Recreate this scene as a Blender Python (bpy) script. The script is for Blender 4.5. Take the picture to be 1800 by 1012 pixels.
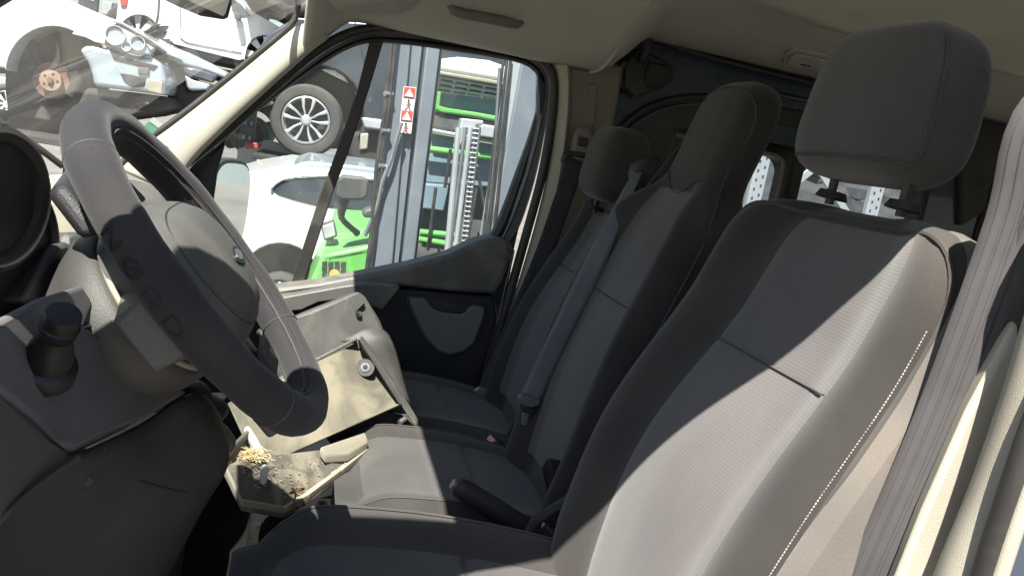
import bpy, bmesh, math, random
from mathutils import Vector, Matrix
R = math.radians
random.seed(7)
sc = bpy.context.scene
for o in list(bpy.data.objects): bpy.data.objects.remove(o)
col = sc.collection
# ------------------------------------------------------------------ camera, sky, sun, exposure
Z = 1.75                                     # eye height; the van is laid out around it
CAM = Vector((0, -1.35, Z)); YAW, PIT, ROL, FPX = R(15), R(9.3), R(10.5), 1440.0
fw = Vector((math.sin(YAW)*math.cos(PIT), math.cos(YAW)*math.cos(PIT), -math.sin(PIT)))
r0 = Vector((math.cos(YAW), -math.sin(YAW), 0)); u0 = r0.cross(fw)
rt = r0*math.cos(ROL)+u0*math.sin(ROL); up = u0*math.cos(ROL)-r0*math.sin(ROL)
cd = bpy.data.cameras.new('camera'); cam = bpy.data.objects.new('camera', cd); col.objects.link(cam)
cd.sensor_width = 36; cd.lens = 36*FPX/1800; cd.clip_start = .02; cd.clip_end = 3000
m = Matrix((rt, up, -fw)).transposed().to_4x4(); m.translation = CAM; cam.matrix_world = m
sc.camera = cam
SUN = Vector((.30, .571, -1)).normalized()   # direction the light travels
w = bpy.data.worlds.new('World'); sc.world = w; w.use_nodes = True
nt = w.node_tree; bg = nt.nodes['Background']; sk = nt.nodes.new('ShaderNodeTexSky')
sk.sky_type = 'NISHITA'; sk.sun_disc = False
sk.sun_elevation = math.asin(-SUN.z); sk.sun_rotation = math.atan2(-SUN.x, -SUN.y)
sk.air_density = 1.2; sk.dust_density = 1.0
nt.links.new(sk.outputs[0], bg.inputs[0]); bg.inputs[1].default_value = .05
sl = bpy.data.lights.new('sun', 'SUN'); sl.energy = 5.0; sl.angle = R(.53); sl.color = (1, .95, .87)
so = bpy.data.objects.new('sun', sl); col.objects.link(so)
so.rotation_euler = SUN.to_track_quat('-Z', 'Y').to_euler(); so.location = (-3, -6, 12)
sc.view_settings.view_transform = 'Standard'; sc.view_settings.look = 'None'
sc.view_settings.exposure = 1.7; sc.view_settings.gamma = 1
sc.render.resolution_x = 1024; sc.render.resolution_y = 575

# ------------------------------------------------------------------ helpers
def P(px, py, y=None, x=None, z=None, d=None):
    """point on the line of sight of a photograph pixel, at a chosen real distance"""
    v = fw+rt*((px-900)/FPX)+up*((506-py)/FPX)
    if y is not None: t = (y-CAM.y)/v.y
    elif x is not None: t = (x-CAM.x)/v.x
    elif z is not None: t = (z-CAM.z)/v.z
    else: t = d
    return CAM+v*t
def PL(pts, y): return [P(a, b, y=y) for a, b in pts]
def V(*a): return Vector(a)
def wloc(o):
    l = Vector((0, 0, 0))
    while o: l = l+o.location; o = o.parent
    return l
def smooth01(t): t = max(0, min(1, t)); return t*t*(3-2*t)
def cr(pts, n, closed=False):
    """Catmull-Rom through pts, resampled to n points evenly along its length"""
    pts = [Vector(p) for p in pts]; k = len(pts); out = []
    segs = k if closed else k-1
    for i in range(segs):
        g = (lambda j: pts[j % k]) if closed else (lambda j: pts[max(0, min(k-1, j))])
        a, b, c, d = g(i-1), g(i), g(i+1), g(i+2)
        for q in range(12):
            t = q/12
            out.append(.5*((2*b)+(c-a)*t+(2*a-5*b+4*c-d)*t*t+(3*b-a-3*c+d)*t**3))
    out.append(pts[0] if closed else pts[-1])
    L = [0]
    for i in range(1, len(out)): L.append(L[-1]+(out[i]-out[i-1]).length)
    res = []; j = 0
    for i in range(n):
        s = L[-1]*i/(n if closed else n-1)
        while j < len(L)-2 and L[j+1] < s: j += 1
        t = (s-L[j])/max(1e-9, L[j+1]-L[j]); res.append(out[j].lerp(out[j+1], min(1, t)))
    return res
def tag(o, label=None, cat=None, group=None, kind=None):
    if label: o['label'] = label
    if cat: o['category'] = cat
    if group: o['group'] = group
    if kind: o['kind'] = kind
    return o
def thing(name, label, cat, loc, group=None):
    o = bpy.data.objects.new(name, None); col.objects.link(o); o.location = loc
    o.empty_display_size = .05
    return tag(o, label, cat, group)
def obj(name, vs, fs, mat, par=None, smooth=True, bevel=0, sub=0, solid=0, local=False, ang=40, bseg=2):
    vs = [Vector(v) for v in vs]; me = bpy.data.meshes.new(name)
    if local: base = Vector((0, 0, 0))
    elif par: base = wloc(par)
    else:
        lo = [min(v[i] for v in vs) for i in range(3)]; hi = [max(v[i] for v in vs) for i in range(3)]
        base = Vector(((lo[0]+hi[0])/2, (lo[1]+hi[1])/2, lo[2]))
    me.from_pydata([v-base for v in vs], [], fs)
    bm = bmesh.new(); bm.from_mesh(me); bmesh.ops.recalc_face_normals(bm, faces=bm.faces); bm.to_mesh(me); bm.free()
    me.materials.append(mat)
    o = bpy.data.objects.new(name, me); col.objects.link(o)
    if par: o.parent = par
    elif not local: o.location = base
    if smooth:
        for p in me.polygons: p.use_smooth = True
    if solid:
        md = o.modifiers.new('s', 'SOLIDIFY'); md.thickness = solid; md.offset = 0
    if bevel:
        md = o.modifiers.new('b', 'BEVEL'); md.width = bevel; md.segments = bseg; md.limit_method = 'ANGLE'; md.angle_limit = R(35)
    if sub:
        md = o.modifiers.new('u', 'SUBSURF'); md.levels = sub; md.render_levels = sub
    if smooth and not sub:
        try: me.set_sharp_from_angle(angle=R(ang))
        except Exception: pass
    return o
class MB:
    def __init__(s): s.v = []; s.f = []
    def add(s, vs, fs):
        b = len(s.v); s.v += [Vector(v) for v in vs]; s.f += [[i+b for i in f] for f in fs]; return s
    def box(s, a, b):
        x0, y0, z0 = a; x1, y1, z1 = b
        return s.add([(x0,y0,z0),(x1,y0,z0),(x1,y1,z0),(x0,y1,z0),(x0,y0,z1),(x1,y0,z1),(x1,y1,z1),(x0,y1,z1)],
                     [(0,3,2,1),(4,5,6,7),(0,1,5,4),(1,2,6,5),(2,3,7,6),(3,0,4,7)])
    def prism(s, pts, off):
        n = len(pts); off = Vector(off)
        return s.add(list(pts)+[Vector(p)+off for p in pts], [list(range(n-1, -1, -1)), list(range(n, 2*n))]+[(i, (i+1) % n, (i+1) % n+n, i+n) for i in range(n)])
    def tube(s, pts, r, seg=10, closed=False, flat=None):
        pts = [Vector(p) for p in pts]; n = len(pts); rings = []; prev = None
        for i, p in enumerate(pts):
            a = pts[i-1] if (i or closed) else p; b = pts[(i+1) % n] if (i < n-1 or closed) else p
            t = (b-a).normalized()
            if prev is None:
                x = t.cross(Vector((0, 0, 1)));
                if x.length < .1: x = t.cross(Vector((1, 0, 0)))
            else: x = prev-t*prev.dot(t)
            x.normalize(); prev = x; y = t.cross(x); rr = r[i] if isinstance(r, (list, tuple)) else r
            rings.append([p+(x*math.cos(2*math.pi*k/seg)+y*math.sin(2*math.pi*k/seg))*rr for k in range(seg)])
        return s.loft(rings, closed)
    def loft(s, rings, closed=False, cap=True, ringclosed=True):
        b = len(s.v); m_ = len(rings[0]); n = len(rings)
        for g in rings: s.v += [Vector(v) for v in g]
        for i in range(n if closed else n-1):
            j = (i+1) % n
            for k in range(m_ if ringclosed else m_-1):
                l = (k+1) % m_; s.f.append([b+i*m_+k, b+i*m_+l, b+j*m_+l, b+j*m_+k])
        if cap and not closed and ringclosed:
            s.f.append([b+k for k in range(m_-1, -1, -1)]); s.f.append([b+(n-1)*m_+k for k in range(m_)])
        return s
    def obj(s, name, mat, par=None, **k): return obj(name, s.v, s.f, mat, par, **k)
def prism(name, pts, off, mat, par=None, bevel=.004, **k): return MB().prism(pts, off).obj(name, mat, par, bevel=bevel, **k)
def tube(name, pts, r, mat, par=None, n=None, seg=10, closed=False, **k):
    if n: pts = cr(pts, n, closed)
    return MB().tube(pts, r, seg, closed).obj(name, mat, par, **k)
def grid(name, rows, mat, par=None, solid=.004, **k):
    return MB().loft(rows, cap=False, ringclosed=False).obj(name, mat, par, solid=solid, **k)
def ribbon(name, pts, sides, width, mat, par=None, n=40, th=.0018, w0=None):
    """flat strap along pts; sides gives the width direction"""
    c = cr(pts, n); s_ = cr(sides, n) if len(sides) > 1 else [Vector(sides[0])]*n; rows = []
    for i in range(n):
        t = (c[min(n-1, i+1)]-c[max(0, i-1)]).normalized(); a = (s_[i]-t*s_[i].dot(t)).normalized()
        wd = width if w0 is None else w0+(width-w0)*smooth01(i/n*1.8)
        rows.append([c[i]+a*wd*(k/4-.5) for k in range(5)])
    return grid(name, rows, mat, par, solid=th)
def polar(pts, c, n):
    """closed pixel contour sampled at n angles about c, so that contours pair up"""
    out = []; k = len(pts)
    for i in range(n):
        a = 2*math.pi*i/n; dx, dy = math.cos(a), math.sin(a); best = 0
        for j in range(k):
            x1, y1 = pts[j][0]-c[0], pts[j][1]-c[1]; x2, y2 = pts[(j+1) % k][0]-c[0], pts[(j+1) % k][1]-c[1]
            ex, ey = x2-x1, y2-y1; den = dx*ey-dy*ex
            if abs(den) < 1e-9: continue
            t = (x1*ey-y1*ex)/den; q = (x1*dy-y1*dx)/den
            if t > 0 and -1e-6 <= q <= 1+1e-6: best = max(best, t)
        out.append((c[0]+dx*best, c[1]+dy*best))
    return out
def cr2(pts, n): return [(v.x, v.y) for v in cr([(a, b, 0) for a, b in pts], n, True)]

# ------------------------------------------------------------------ materials (all procedural)
def M(name, c, rough=.6, var=.12, vs=9, bump=0, bs=300, metal=0, dust=0, dc=(.42, .37, .29), ds=5, dlo=.45, dhi=.75, spec=.5, coat=0, kind='noise', sheen=0, rv=.12):
    mt = bpy.data.materials.new(name); mt.use_nodes = True; N = mt.node_tree; L = N.links
    b = N.nodes['Principled BSDF']; tc = N.nodes.new('ShaderNodeTexCoord')
    def nz(scale, detail=6, dist=0):
        n = N.nodes.new('ShaderNodeTexNoise'); n.inputs['Scale'].default_value = scale; n.inputs['Detail'].default_value = detail
        n.inputs['Distortion'].default_value = dist; L.new(tc.outputs['Object'], n.inputs['Vector']); return n
    def mix(fac, a, bb):
        x = N.nodes.new('ShaderNodeMix'); x.data_type = 'RGBA'
        for s_, v in ((0, fac), (6, a), (7, bb)):
            if hasattr(v, 'is_output'): L.new(v, x.inputs[s_])
            else: x.inputs[s_].default_value = v if s_ == 0 else (*v, 1)
        return x.outputs[2]
    def ramp(src, lo, hi, a=0, bb=1):
        x = N.nodes.new('ShaderNodeMapRange'); x.inputs[1].default_value = lo; x.inputs[2].default_value = hi
        x.inputs[3].default_value = a; x.inputs[4].default_value = bb; L.new(src, x.inputs[0]); return x.outputs[0]
    n1 = nz(vs); k1 = tuple(max(0, v*(1-var)) for v in c); k2 = tuple(min(1, v*(1+var)) for v in c)
    out = mix(ramp(n1.outputs[0], .3, .7), k1, k2)
    b.inputs['Roughness'].default_value = rough
    if dust:
        n2 = nz(ds, 10, .6); fac = ramp(n2.outputs[0], dlo, dhi, dust*.25, dust); out = mix(fac, out, dc)
        L.new(ramp(n2.outputs[0], .35, .7, max(.05, rough-rv), min(1, rough+rv)), b.inputs['Roughness'])
    L.new(out, b.inputs['Base Color']); b.inputs['Metallic'].default_value = metal
    b.inputs['Specular IOR Level'].default_value = spec; b.inputs['Coat Weight'].default_value = coat
    if sheen: b.inputs['Sheen Weight'].default_value = sheen; b.inputs['Sheen Roughness'].default_value = .5
    if bump:
        bp = N.nodes.new('ShaderNodeBump'); bp.inputs['Strength'].default_value = bump; bp.inputs['Distance'].default_value = .002
        if kind in ('weave', 'weaveh'):
            ws = []
            for dr in (('Y', 'Z') if kind == 'weave' else ('X', 'Y')):
                wv = N.nodes.new('ShaderNodeTexWave'); wv.bands_direction = dr; wv.inputs['Scale'].default_value = bs; wv.inputs['Distortion'].default_value = .8; wv.inputs['Detail Scale'].default_value = 2
                L.new(tc.outputs['Object'], wv.inputs['Vector']); ws.append(wv)
            mm = N.nodes.new('ShaderNodeMath'); mm.operation = 'MULTIPLY'; L.new(ws[0].outputs[1], mm.inputs[0]); L.new(ws[1].outputs[1], mm.inputs[1])
            fine = nz(900, 2); fc = mix(ramp(mm.outputs[0], 0, 1, .0, min(.22, bump*.8)), out, tuple(min(1, v*2.2+.01) for v in c)); out2 = mix(ramp(fine.outputs[0], .35, .65, 0, .25), fc, tuple(v*.45 for v in c))
            L.new(out2, b.inputs['Base Color'])
            m2 = N.nodes.new('ShaderNodeMath'); m2.operation = 'ADD'; L.new(mm.outputs[0], m2.inputs[0]); L.new(fine.outputs[0], m2.inputs[1]); src = m2.outputs[0]
        elif kind == 'grain':
            vo = N.nodes.new('ShaderNodeTexVoronoi'); vo.inputs['Scale'].default_value = bs; L.new(tc.outputs['Object'], vo.inputs['Vector']); src = vo.outputs[0]
        else: src = nz(bs, 8).outputs[0]
        L.new(src, bp.inputs['Height']); L.new(bp.outputs[0], b.inputs['Normal'])
    return mt
def glass(name, dust=.06, streak=.1, tint=(1, 1, 1), ds=6):
    mt = bpy.data.materials.new(name); mt.use_nodes = True; N = mt.node_tree; L = N.links; N.nodes.remove(N.nodes['Principled BSDF'])
    out = N.nodes['Material Output']; tc = N.nodes.new('ShaderNodeTexCoord')
    tr = N.nodes.new('ShaderNodeBsdfTransparent'); tr.inputs[0].default_value = (*tint, 1)
    gl = N.nodes.new('ShaderNodeBsdfGlossy'); gl.inputs['Roughness'].default_value = .03
    lw = N.nodes.new('ShaderNodeLayerWeight'); lw.inputs[0].default_value = .5
    pw = N.nodes.new('ShaderNodeMath'); pw.operation = 'POWER'; pw.inputs[1].default_value = 5; L.new(lw.outputs['Facing'], pw.inputs[0])
    fr = N.nodes.new('ShaderNodeMath'); fr.operation = 'MULTIPLY_ADD'; fr.inputs[1].default_value = .2; fr.inputs[2].default_value = .02; L.new(pw.outputs[0], fr.inputs[0])
    m1 = N.nodes.new('ShaderNodeMixShader'); L.new(fr.outputs[0], m1.inputs[0]); L.new(tr.outputs[0], m1.inputs[1]); L.new(gl.outputs[0], m1.inputs[2])
    df = N.nodes.new('ShaderNodeBsdfDiffuse'); df.inputs[0].default_value = (.75, .73, .68, 1)
    tl = N.nodes.new('ShaderNodeBsdfTranslucent'); tl.inputs[0].default_value = (.75, .73, .68, 1)
    md = N.nodes.new('ShaderNodeMixShader'); md.inputs[0].default_value = .6; L.new(df.outputs[0], md.inputs[1]); L.new(tl.outputs[0], md.inputs[2])
    n1 = N.nodes.new('ShaderNodeTexNoise'); n1.inputs['Scale'].default_value = ds; n1.inputs['Detail'].default_value = 8; L.new(tc.outputs['Object'], n1.inputs['Vector'])
    n2 = N.nodes.new('ShaderNodeTexNoise'); n2.inputs['Scale'].default_value = 90; n2.inputs['Detail'].default_value = 3; L.new(tc.outputs['Object'], n2.inputs['Vector'])
    a = N.nodes.new('ShaderNodeMapRange'); a.inputs[1].default_value = .3; a.inputs[2].default_value = .75; a.inputs[3].default_value = dust*.4; a.inputs[4].default_value = dust; L.new(n1.outputs[0], a.inputs[0])
    s_ = N.nodes.new('ShaderNodeMapRange'); s_.inputs[1].default_value = .70; s_.inputs[2].default_value = .78; s_.inputs[3].default_value = 0; s_.inputs[4].default_value = streak; L.new(n2.outputs[0], s_.inputs[0])
    ad = N.nodes.new('ShaderNodeMath'); ad.use_clamp = True; L.new(a.outputs[0], ad.inputs[0]); L.new(s_.outputs[0], ad.inputs[1])
    m2 = N.nodes.new('ShaderNodeMixShader'); L.new(ad.outputs[0], m2.inputs[0]); L.new(m1.outputs[0], m2.inputs[1]); L.new(md.outputs[0], m2.inputs[2])
    L.new(m2.outputs[0], out.inputs[0]); return mt
TAN = (.42, .36, .27)
insert = M('seat_insert_weave', (.080, .076, .079), .95, .12, 6, .22, 85, kind='weave', dust=.50, dc=(.215, .185, .162), ds=3.2, spec=.15, sheen=.25)
cushcloth = M('cushion_weave', (.052, .050, .050), .95, .15, 6, .3, 85, kind='weaveh', dust=.45, dc=(.15, .135, .11), ds=5, spec=.12, sheen=.2)
bolster_h = M('cushion_side_cloth', (.026, .0245, .0245), .95, .15, 7, .3, 120, kind='weaveh', dust=.32, dc=(.17, .145, .12), ds=3.5, spec=.12, sheen=.2)
bolster = M('seat_bolster_cloth', (.026, .0245, .0245), .95, .15, 7, .16, 150, kind='weave', dust=.32, dc=(.17, .145, .12), ds=3.5, spec=.12, sheen=.2)
headcloth_lit = M('headrest_cloth_lit', (.056, .052, .050), .95, .18, 8, .3, 120, dust=.35, dc=(.15, .13, .11), ds=6, spec=.12, sheen=.3, kind='weave')  # bolster cloth made lighter: the headrest's extra light is put into the colour
sidecloth = M('seat_side_dusty', (.115, .106, .098), .95, .12, 9, .25, 420, kind='noise', dust=.45, dc=(.22, .185, .14), ds=5, spec=.1, sheen=.2)
stitch = M('stitch_thread', (.24, .22, .195), .85, .5, 60)
piping = M('piping_cord', (.045, .042, .04), .85, dust=.3, dc=(.16, .14, .11))
blackpl = M('black_plastic_grained', (.022, .022, .024), .52, .1, 20, .25, 900, kind='grain', dust=.05, dc=TAN, ds=7, spec=.3)
dashpl = M('dash_plastic_charcoal', (.045, .043, .045), .55, .12, 12, .2, 1500, kind='grain', dust=.22, dc=(.30, .27, .22), ds=6)
kneepl = M('knee_panel_charcoal', (.020, .019, .019), .55, .12, 12, .2, 1500, kind='grain', dust=.10, dc=(.3, .26, .2), ds=6)
duskpl = M('charcoal_plastic_dusty', (.05, .05, .05), .5, .15, 9, .35, 600, kind='grain', dust=.40, dc=(.26, .24, .20), ds=8)
pocketpl = M('door_pocket_grey', (.13, .13, .132), .6, .06, 20, .2, 900, kind='grain', dust=.12, dc=TAN)
doorpl = M('door_card_black', (.012, .013, .017), .5, .1, 12, .25, 800, kind='grain', dust=.05, dc=(.3, .28, .24), ds=5)
beltline = M('door_sill_dusty', (.06, .058, .058), .5, .15, 10, .2, 700, kind='grain', dust=.40, dc=(.42, .38, .31), ds=9)
cream = M('cream_trim_plastic', (.43, .405, .335), .6, .05, 5, .18, 900, kind='grain', dust=.5, dc=(.25, .22, .165), ds=4)
headl = M('headliner_felt', (.50, .48, .42), .95, .08, 5, .25, 700, dust=.22, dc=(.32, .27, .2), ds=3.5, spec=.1)
headl_lit = M('headliner_lit', (.72, .69, .60), .95, .06, 5, .25, 700, dust=.20, dc=(.33, .28, .2), ds=4, spec=.1)
pillar2 = M('pillar_trim_grey', (.17, .155, .13), .7, .07, 6, .2, 800, kind='grain', dust=.25, dc=(.30, .26, .2), ds=5)
rubber = M('black_rubber', (.014, .014, .015), .55, .1, 20, .1, 200, dust=.12, dc=TAN, ds=10)
paint = M('navy_paint', (.030, .046, .072), .28, .1, 4, coat=.5, dust=.10, dc=(.2, .18, .15), ds=6)
wheelcov = M('wheel_cover_suede', (.023, .022, .026), .9, .12, 12, .3, 700, dust=.5, dc=(.062, .055, .05), ds=7, spec=.15, sheen=.1)
padpl = M('airbag_cover_grain', (.065, .064, .062), .45, .08, 16, .3, 900, kind='grain', dust=.22, dc=(.30, .27, .22), ds=7)
shroudpl = M('column_shroud_grain', (.042, .041, .04), .6, .08, 12, .25, 900, kind='grain', dust=.3, dc=(.20, .18, .15), ds=6)
beltw = M('belt_webbing', (.054, .052, .055), .75, .10, 20, .15, 900, dust=.25, dc=(.17, .15, .14), ds=8, spec=.25)
beltd = M('belt_webbing_black', (.03, .03, .034), .8, .10, 20, .15, 900, dust=.1, dc=(.28, .25, .22), spec=.2)
beltg = M('belt_webbing_grey', (.13, .137, .15), .7, .10, 20, .15, 900, dust=.1, dc=(.28, .25, .22), spec=.25)
traypl = M('tray_plastic_dirty', (.075, .07, .058), .6, .3, 10, .4, 120, dust=.95, dc=(.20, .176, .126), ds=9, dlo=.38, dhi=.56)
soot = M('tray_mouldy_liner', (.06, .058, .055), .9, .5, 25, .6, 80, dust=.9, dc=(.24, .21, .16), ds=14, dlo=.48, dhi=.6)
pale = M('pale_dusty_plastic', (.30, .275, .22), .6, .1, 14, .2, 200, dust=.5, dc=(.22, .18, .12), ds=16)
clearpl = M('frosted_plastic', (.5, .49, .45), .3, .1, 20, dust=.3)
straw = M('straw_and_fluff', (.46, .36, .20), .9, .35, 60)
twig = M('dry_leaf_brown', (.16, .09, .045), .9, .3, 40)
mat_floor = M('rubber_floor_mat', (.008, .008, .008), .9, .2, 10, .3, 200, dust=.015, dc=TAN, ds=8, spec=.06)
chrome = M('bright_metal', (.6, .6, .6), .25, metal=1)
steel = M('dull_steel', (.32, .33, .35), .45, .15, 15, metal=.8, dust=.2)
redbtn = M('buckle_button_pink', (.62, .30, .38), .5)
lampcov = M('lamp_lens_cream', (.50, .46, .36), .35, .06, 10, dust=.3)
screen_g = glass('windscreen_dusty_glass', .065, .12, (.93, .97, .96), 4)
door_g = glass('door_window_glass', .085, .25, (.93, .97, .97), 5)
rear_g = glass('tinted_rear_glass', .05, .10, (.80, .84, .86), 5)
def film(name, c):
    mt = bpy.data.materials.new(name); mt.use_nodes = True; N = mt.node_tree; b = N.nodes['Principled BSDF']; o = N.nodes['Material Output']
    b.inputs['Base Color'].default_value = (*c, 1); t = N.nodes.new('ShaderNodeBsdfTranslucent'); t.inputs[0].default_value = (*c, 1)
    x = N.nodes.new('ShaderNodeMixShader'); x.inputs[0].default_value = .5; N.links.new(b.outputs[0], x.inputs[1]); N.links.new(t.outputs[0], x.inputs[2]); N.links.new(x.outputs[0], o.inputs[0]); return mt
green_st = film('sticker_green_film', (.12, .34, .22)); pale_st = film('sticker_pale_film', (.5, .55, .5)); white_st = M('sticker_white', (.75, .75, .72), .5)
mirror_m = M('mirror_silver', (.93, .94, .95), .02, 0, metal=1)

# ------------------------------------------------------------------ ground and yard setting
dirt = M('yard_dirt', (.12, .112, .10), .95, .3, .6, .8, 6, dust=.5, dc=(.20, .18, .15), ds=.8)
obj('ground', [(-900, -900, 0), (900, -900, 0), (900, 900, 0), (-900, 900, 0)], [(0, 1, 2, 3)], dirt)
tag(bpy.data.objects['ground'], kind='structure')

# ================================================================== THE VAN
van = thing('van', 'navy van seen from its cab, with cream headliner and charcoal dash', 'van', (0.8, 0, 0))
# ---- floor pan and shell
MB().box((.82, -.86, Z-1.02), (2.94, .855, Z-1.0)).obj('bounce_floor', M('bounce_floor_pale', (.46, .38, .27), .7, .2, 4), van)  # pale floor, out of view, added to bounce sunlight up to the ceiling
fl = MB().box((-.75, -.86, Z-1.06), (2.95, .86, Z-1.02)).obj('floor', mat_floor, van)
for i in range(26):
    MB().box((-.30+i*.03, -.70, Z-1.02), (-.285+i*.03, -.16, Z-1.012)).obj('mat_rib', mat_floor, fl, smooth=False, bevel=.002)
MB().box((-.86, -.86, Z-1.05), (-.82, .86, Z-.42)).obj('firewall', blackpl, van)
# seat pedestals (black boxes bolted to the floor) are part of the floor
for (x0, x1, y0, y1) in ((.08, .44, -.70, -.32), (.16, .50, -.10, .60)):
    MB().box((x0, y0, Z-1.02), (x1, y1, Z-.665)).obj('seat_pedestal', blackpl, fl, bevel=.01)
# ---- roof: headliner skin over the cab and the load space
def zroof(x, y):
    z = .43
    if y > 0:
        drop = .185-.12*smooth01((x-.68)/.14); z -= drop*smooth01((y-.42)/.36)
    else: z -= .03*smooth01((-y-.5)/.36)
    z -= (.17*smooth01((.16-x)/.22)) if y < .3 else (.17-.06*smooth01((y-.3)/.3))*smooth01((.16-.10*smooth01((y-.3)/.4)-x)/(.22-.08*smooth01((y-.3)/.4)))
    return z
def yedge(x): return .782+.05*smooth01((x-.68)/.12)
def PR(px, py, off=.0):
    """where a line of sight meets the headliner"""
    for i in range(1, 900):
        p = P(px, py, d=.3+i*.004)
        if p.z > Z+zroof(p.x, p.y)-off: return p
    return P(px, py, d=2.5)
xs = [-.06+.02*i for i in range(55)]+[1.06+.08*i for i in range(25)]
def header_x(y): return -.055+.075*smooth01((.25-y)/.5)
rows = []
for x in xs:
    row = []
    for j in range(41):
        t = j/40; y = -.868+(yedge(x)+.868)*t; xx = max(x, header_x(y)); row.append(V(xx, y, Z+zroof(xx, y)))
    rows.append(row)
grid('headliner', rows, headl, van, solid=.012)
rows = []
for x in xs[::2]:
    row = []
    for j in range(21):
        y = -.868+(.872+.868)*j/20; xx = max(x, header_x(y)+.002); row.append(V(xx, y, Z+zroof(xx, y*.89)+.03))
    rows.append(row)
grid('roof_skin', rows, paint, van, solid=.01)
# raised ceiling panel behind the cab; rear-window light painted in as paler felt
rows = []
for i in range(30):
    x = .80+i*.075; row = []
    ye = .36+.10*smooth01((x-.8)/.35)
    for j in range(16):
        y = -.8+(ye+.8)*j/15; row.append(V(x+.10*math.sin(max(0, (y-.0))*2.2)*0, y, Z+zroof(x, y)-.010-.012*smooth01((ye-y)/.09)))
    rows.append(row)
grid('ceiling_panel', rows, headl_lit, van, solid=.006)
# groove in the headliner over the B pillar
tube('headliner_seam', [V(.70, .20, Z+zroof(.70, .20)-.006), V(.70, .5, Z+zroof(.70, .5)-.006), V(.69, .70, Z+zroof(.69, .70)-.006), V(.672, .775, Z+zroof(.672, .775)-.004)], .006, headl, van, n=24)
# left (driver) side and rear, unseen: walls give shade, windows added for bounce light
lw_ = MB().box((.74, -.90, Z-1.05), (2.98, -.872, Z-.30)).box((.74, -.90, Z+.16), (2.98, -.872, Z+.42)).box((.74, -.90, Z-.30), (1.05, -.872, Z+.16)).box((1.85, -.90, Z-.30), (2.0, -.872, Z+.16)).box((2.8, -.90, Z-.30), (2.98, -.872, Z+.16)).obj('side_wall', paint, van)
for x0, x1 in ((1.05, 1.85), (2.0, 2.8)): MB().box((x0, -.888, Z-.30), (x1, -.884, Z+.16)).obj('window_pane', rear_g, lw_)
rw_ = MB().box((2.95, -.87, Z-1.05), (2.98, .9, Z-.30)).box((2.95, -.87, Z+.16), (2.98, .9, Z+.42)).box((2.95, -.87, Z-.30), (2.98, -.7, Z+.16)).box((2.95, -.08, Z-.30), (2.98, .08, Z+.16)).box((2.95, .7, Z-.30), (2.98, .9, Z+.16)).obj('rear_door', paint, van)
for y0, y1 in ((-.7, -.08), (.08, .7)): MB().box((2.963, y0, Z-.30), (2.967, y1, Z+.16)).obj('window_pane', rear_g, rw_)
# ---- windscreen
def wsx(z): return -.062-(Z+.255-z)*1.06
def ws(y, z): return V(wsx(z)+header_x(y)+.055-.10*(1-(y/.8)**2)*smooth01((Z+.25-z)/.5), y, z)
rows = [[ws(-.80+1.57*j/30, Z+.262-.70*i/24) for j in range(31)] for i in range(25)]
wsg = grid('windscreen', rows, screen_g, van, solid=0)
# black ceramic border and rubber along the passenger A pillar and the top
edge = [P(205, 296, y=.752), P(248, 255, y=.752), P(298, 218, y=.752), P(358, 172, y=.752), P(428, 115, y=.752), P(500, 55, y=.752), P(520, 30, y=.752), P(524, 0, y=.745), P(515, -30, y=.70), P(480, -60, y=.6)]
tube('screen_border', edge, .0075, rubber, wsg, n=40)
tube('screen_border', [ws(-.79, Z+.26), ws(-.8, Z+.1), ws(-.8, Z-.15), ws(-.8, Z-.43)], .03, rubber, wsg, n=20)
stk = [P(238, 236, y=.70), P(262, 213, y=.70), P(278, 225, y=.70), P(256, 247, y=.70)]
obj('sticker', stk, [(0, 1, 2, 3)], green_st, wsg)
obj('sticker_band', [P(262, 213, y=.698), P(270, 206, y=.698), P(286, 219, y=.698), P(278, 225, y=.698)], [(0, 1, 2, 3)], pale_st, wsg)
# bonnet beyond the glass
rows = [[V(-.78-.55*i/10, y, Z-.46-.12*(i/10)**1.3-.06*(y/.8)**2) for y in [-.8+.16*j for j in range(11)]] for i in range(11)]
grid('bonnet', rows, paint, van, solid=.01)
tube('wiper_arm', [P(-40, 190, y=.25), P(0, 215, y=.28), P(60, 255, y=.30), P(110, 292, y=.33)], .006, rubber, van, n=16)
# ---- passenger A pillar trim (cream), lofted along the pillar
ap = [((205, 300), (310, 345)), ((250, 258), (335, 292)), ((300, 222), (392, 232)), ((360, 176), (452, 176)), ((430, 120), (512, 122)), ((500, 62), (556, 84)), ((530, 38), (585, 64))]
rings = []
for (a, b), (c, d) in ap:
    A = P(a, b, y=.755); B = P(c, d, y=.735); outn = V(-.05, -1, .15).normalized()
    rings.append([A, A+(B-A)*.06+outn*.012, A+(B-A)*.25+outn*.020, A+(B-A)*.68+outn*.020, A+(B-A)*.92+outn*.010, B, B+V(0, .05, 0), A+V(0, .045, 0)])
rs = []
for k in range(8): rs.append(cr([g[k] for g in rings], 30))
pil = MB().loft([[rs[k][i] for k in range(8)] for i in range(30)]).obj('pillar_trim', cream, van, sub=1)
# driver-side A pillar and header, unseen, outline shaped to shade wheel and knee panel
prism('pillar_trim', [V(x, -.835, Z+z) for x, z in ((.03, .42), (-.20, .40), (-.235, .30), (-.215, .15), (-.212, .05), (-.30, -.12), (-.80, -.45), (-.8, -1.0), (-.30, -1.0), (-.26, -.4), (-.20, -.05), (-.14, .12), (-.10, .2), (0, .27))], (0, -.06, 0), cream, van, bevel=.012)
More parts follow.
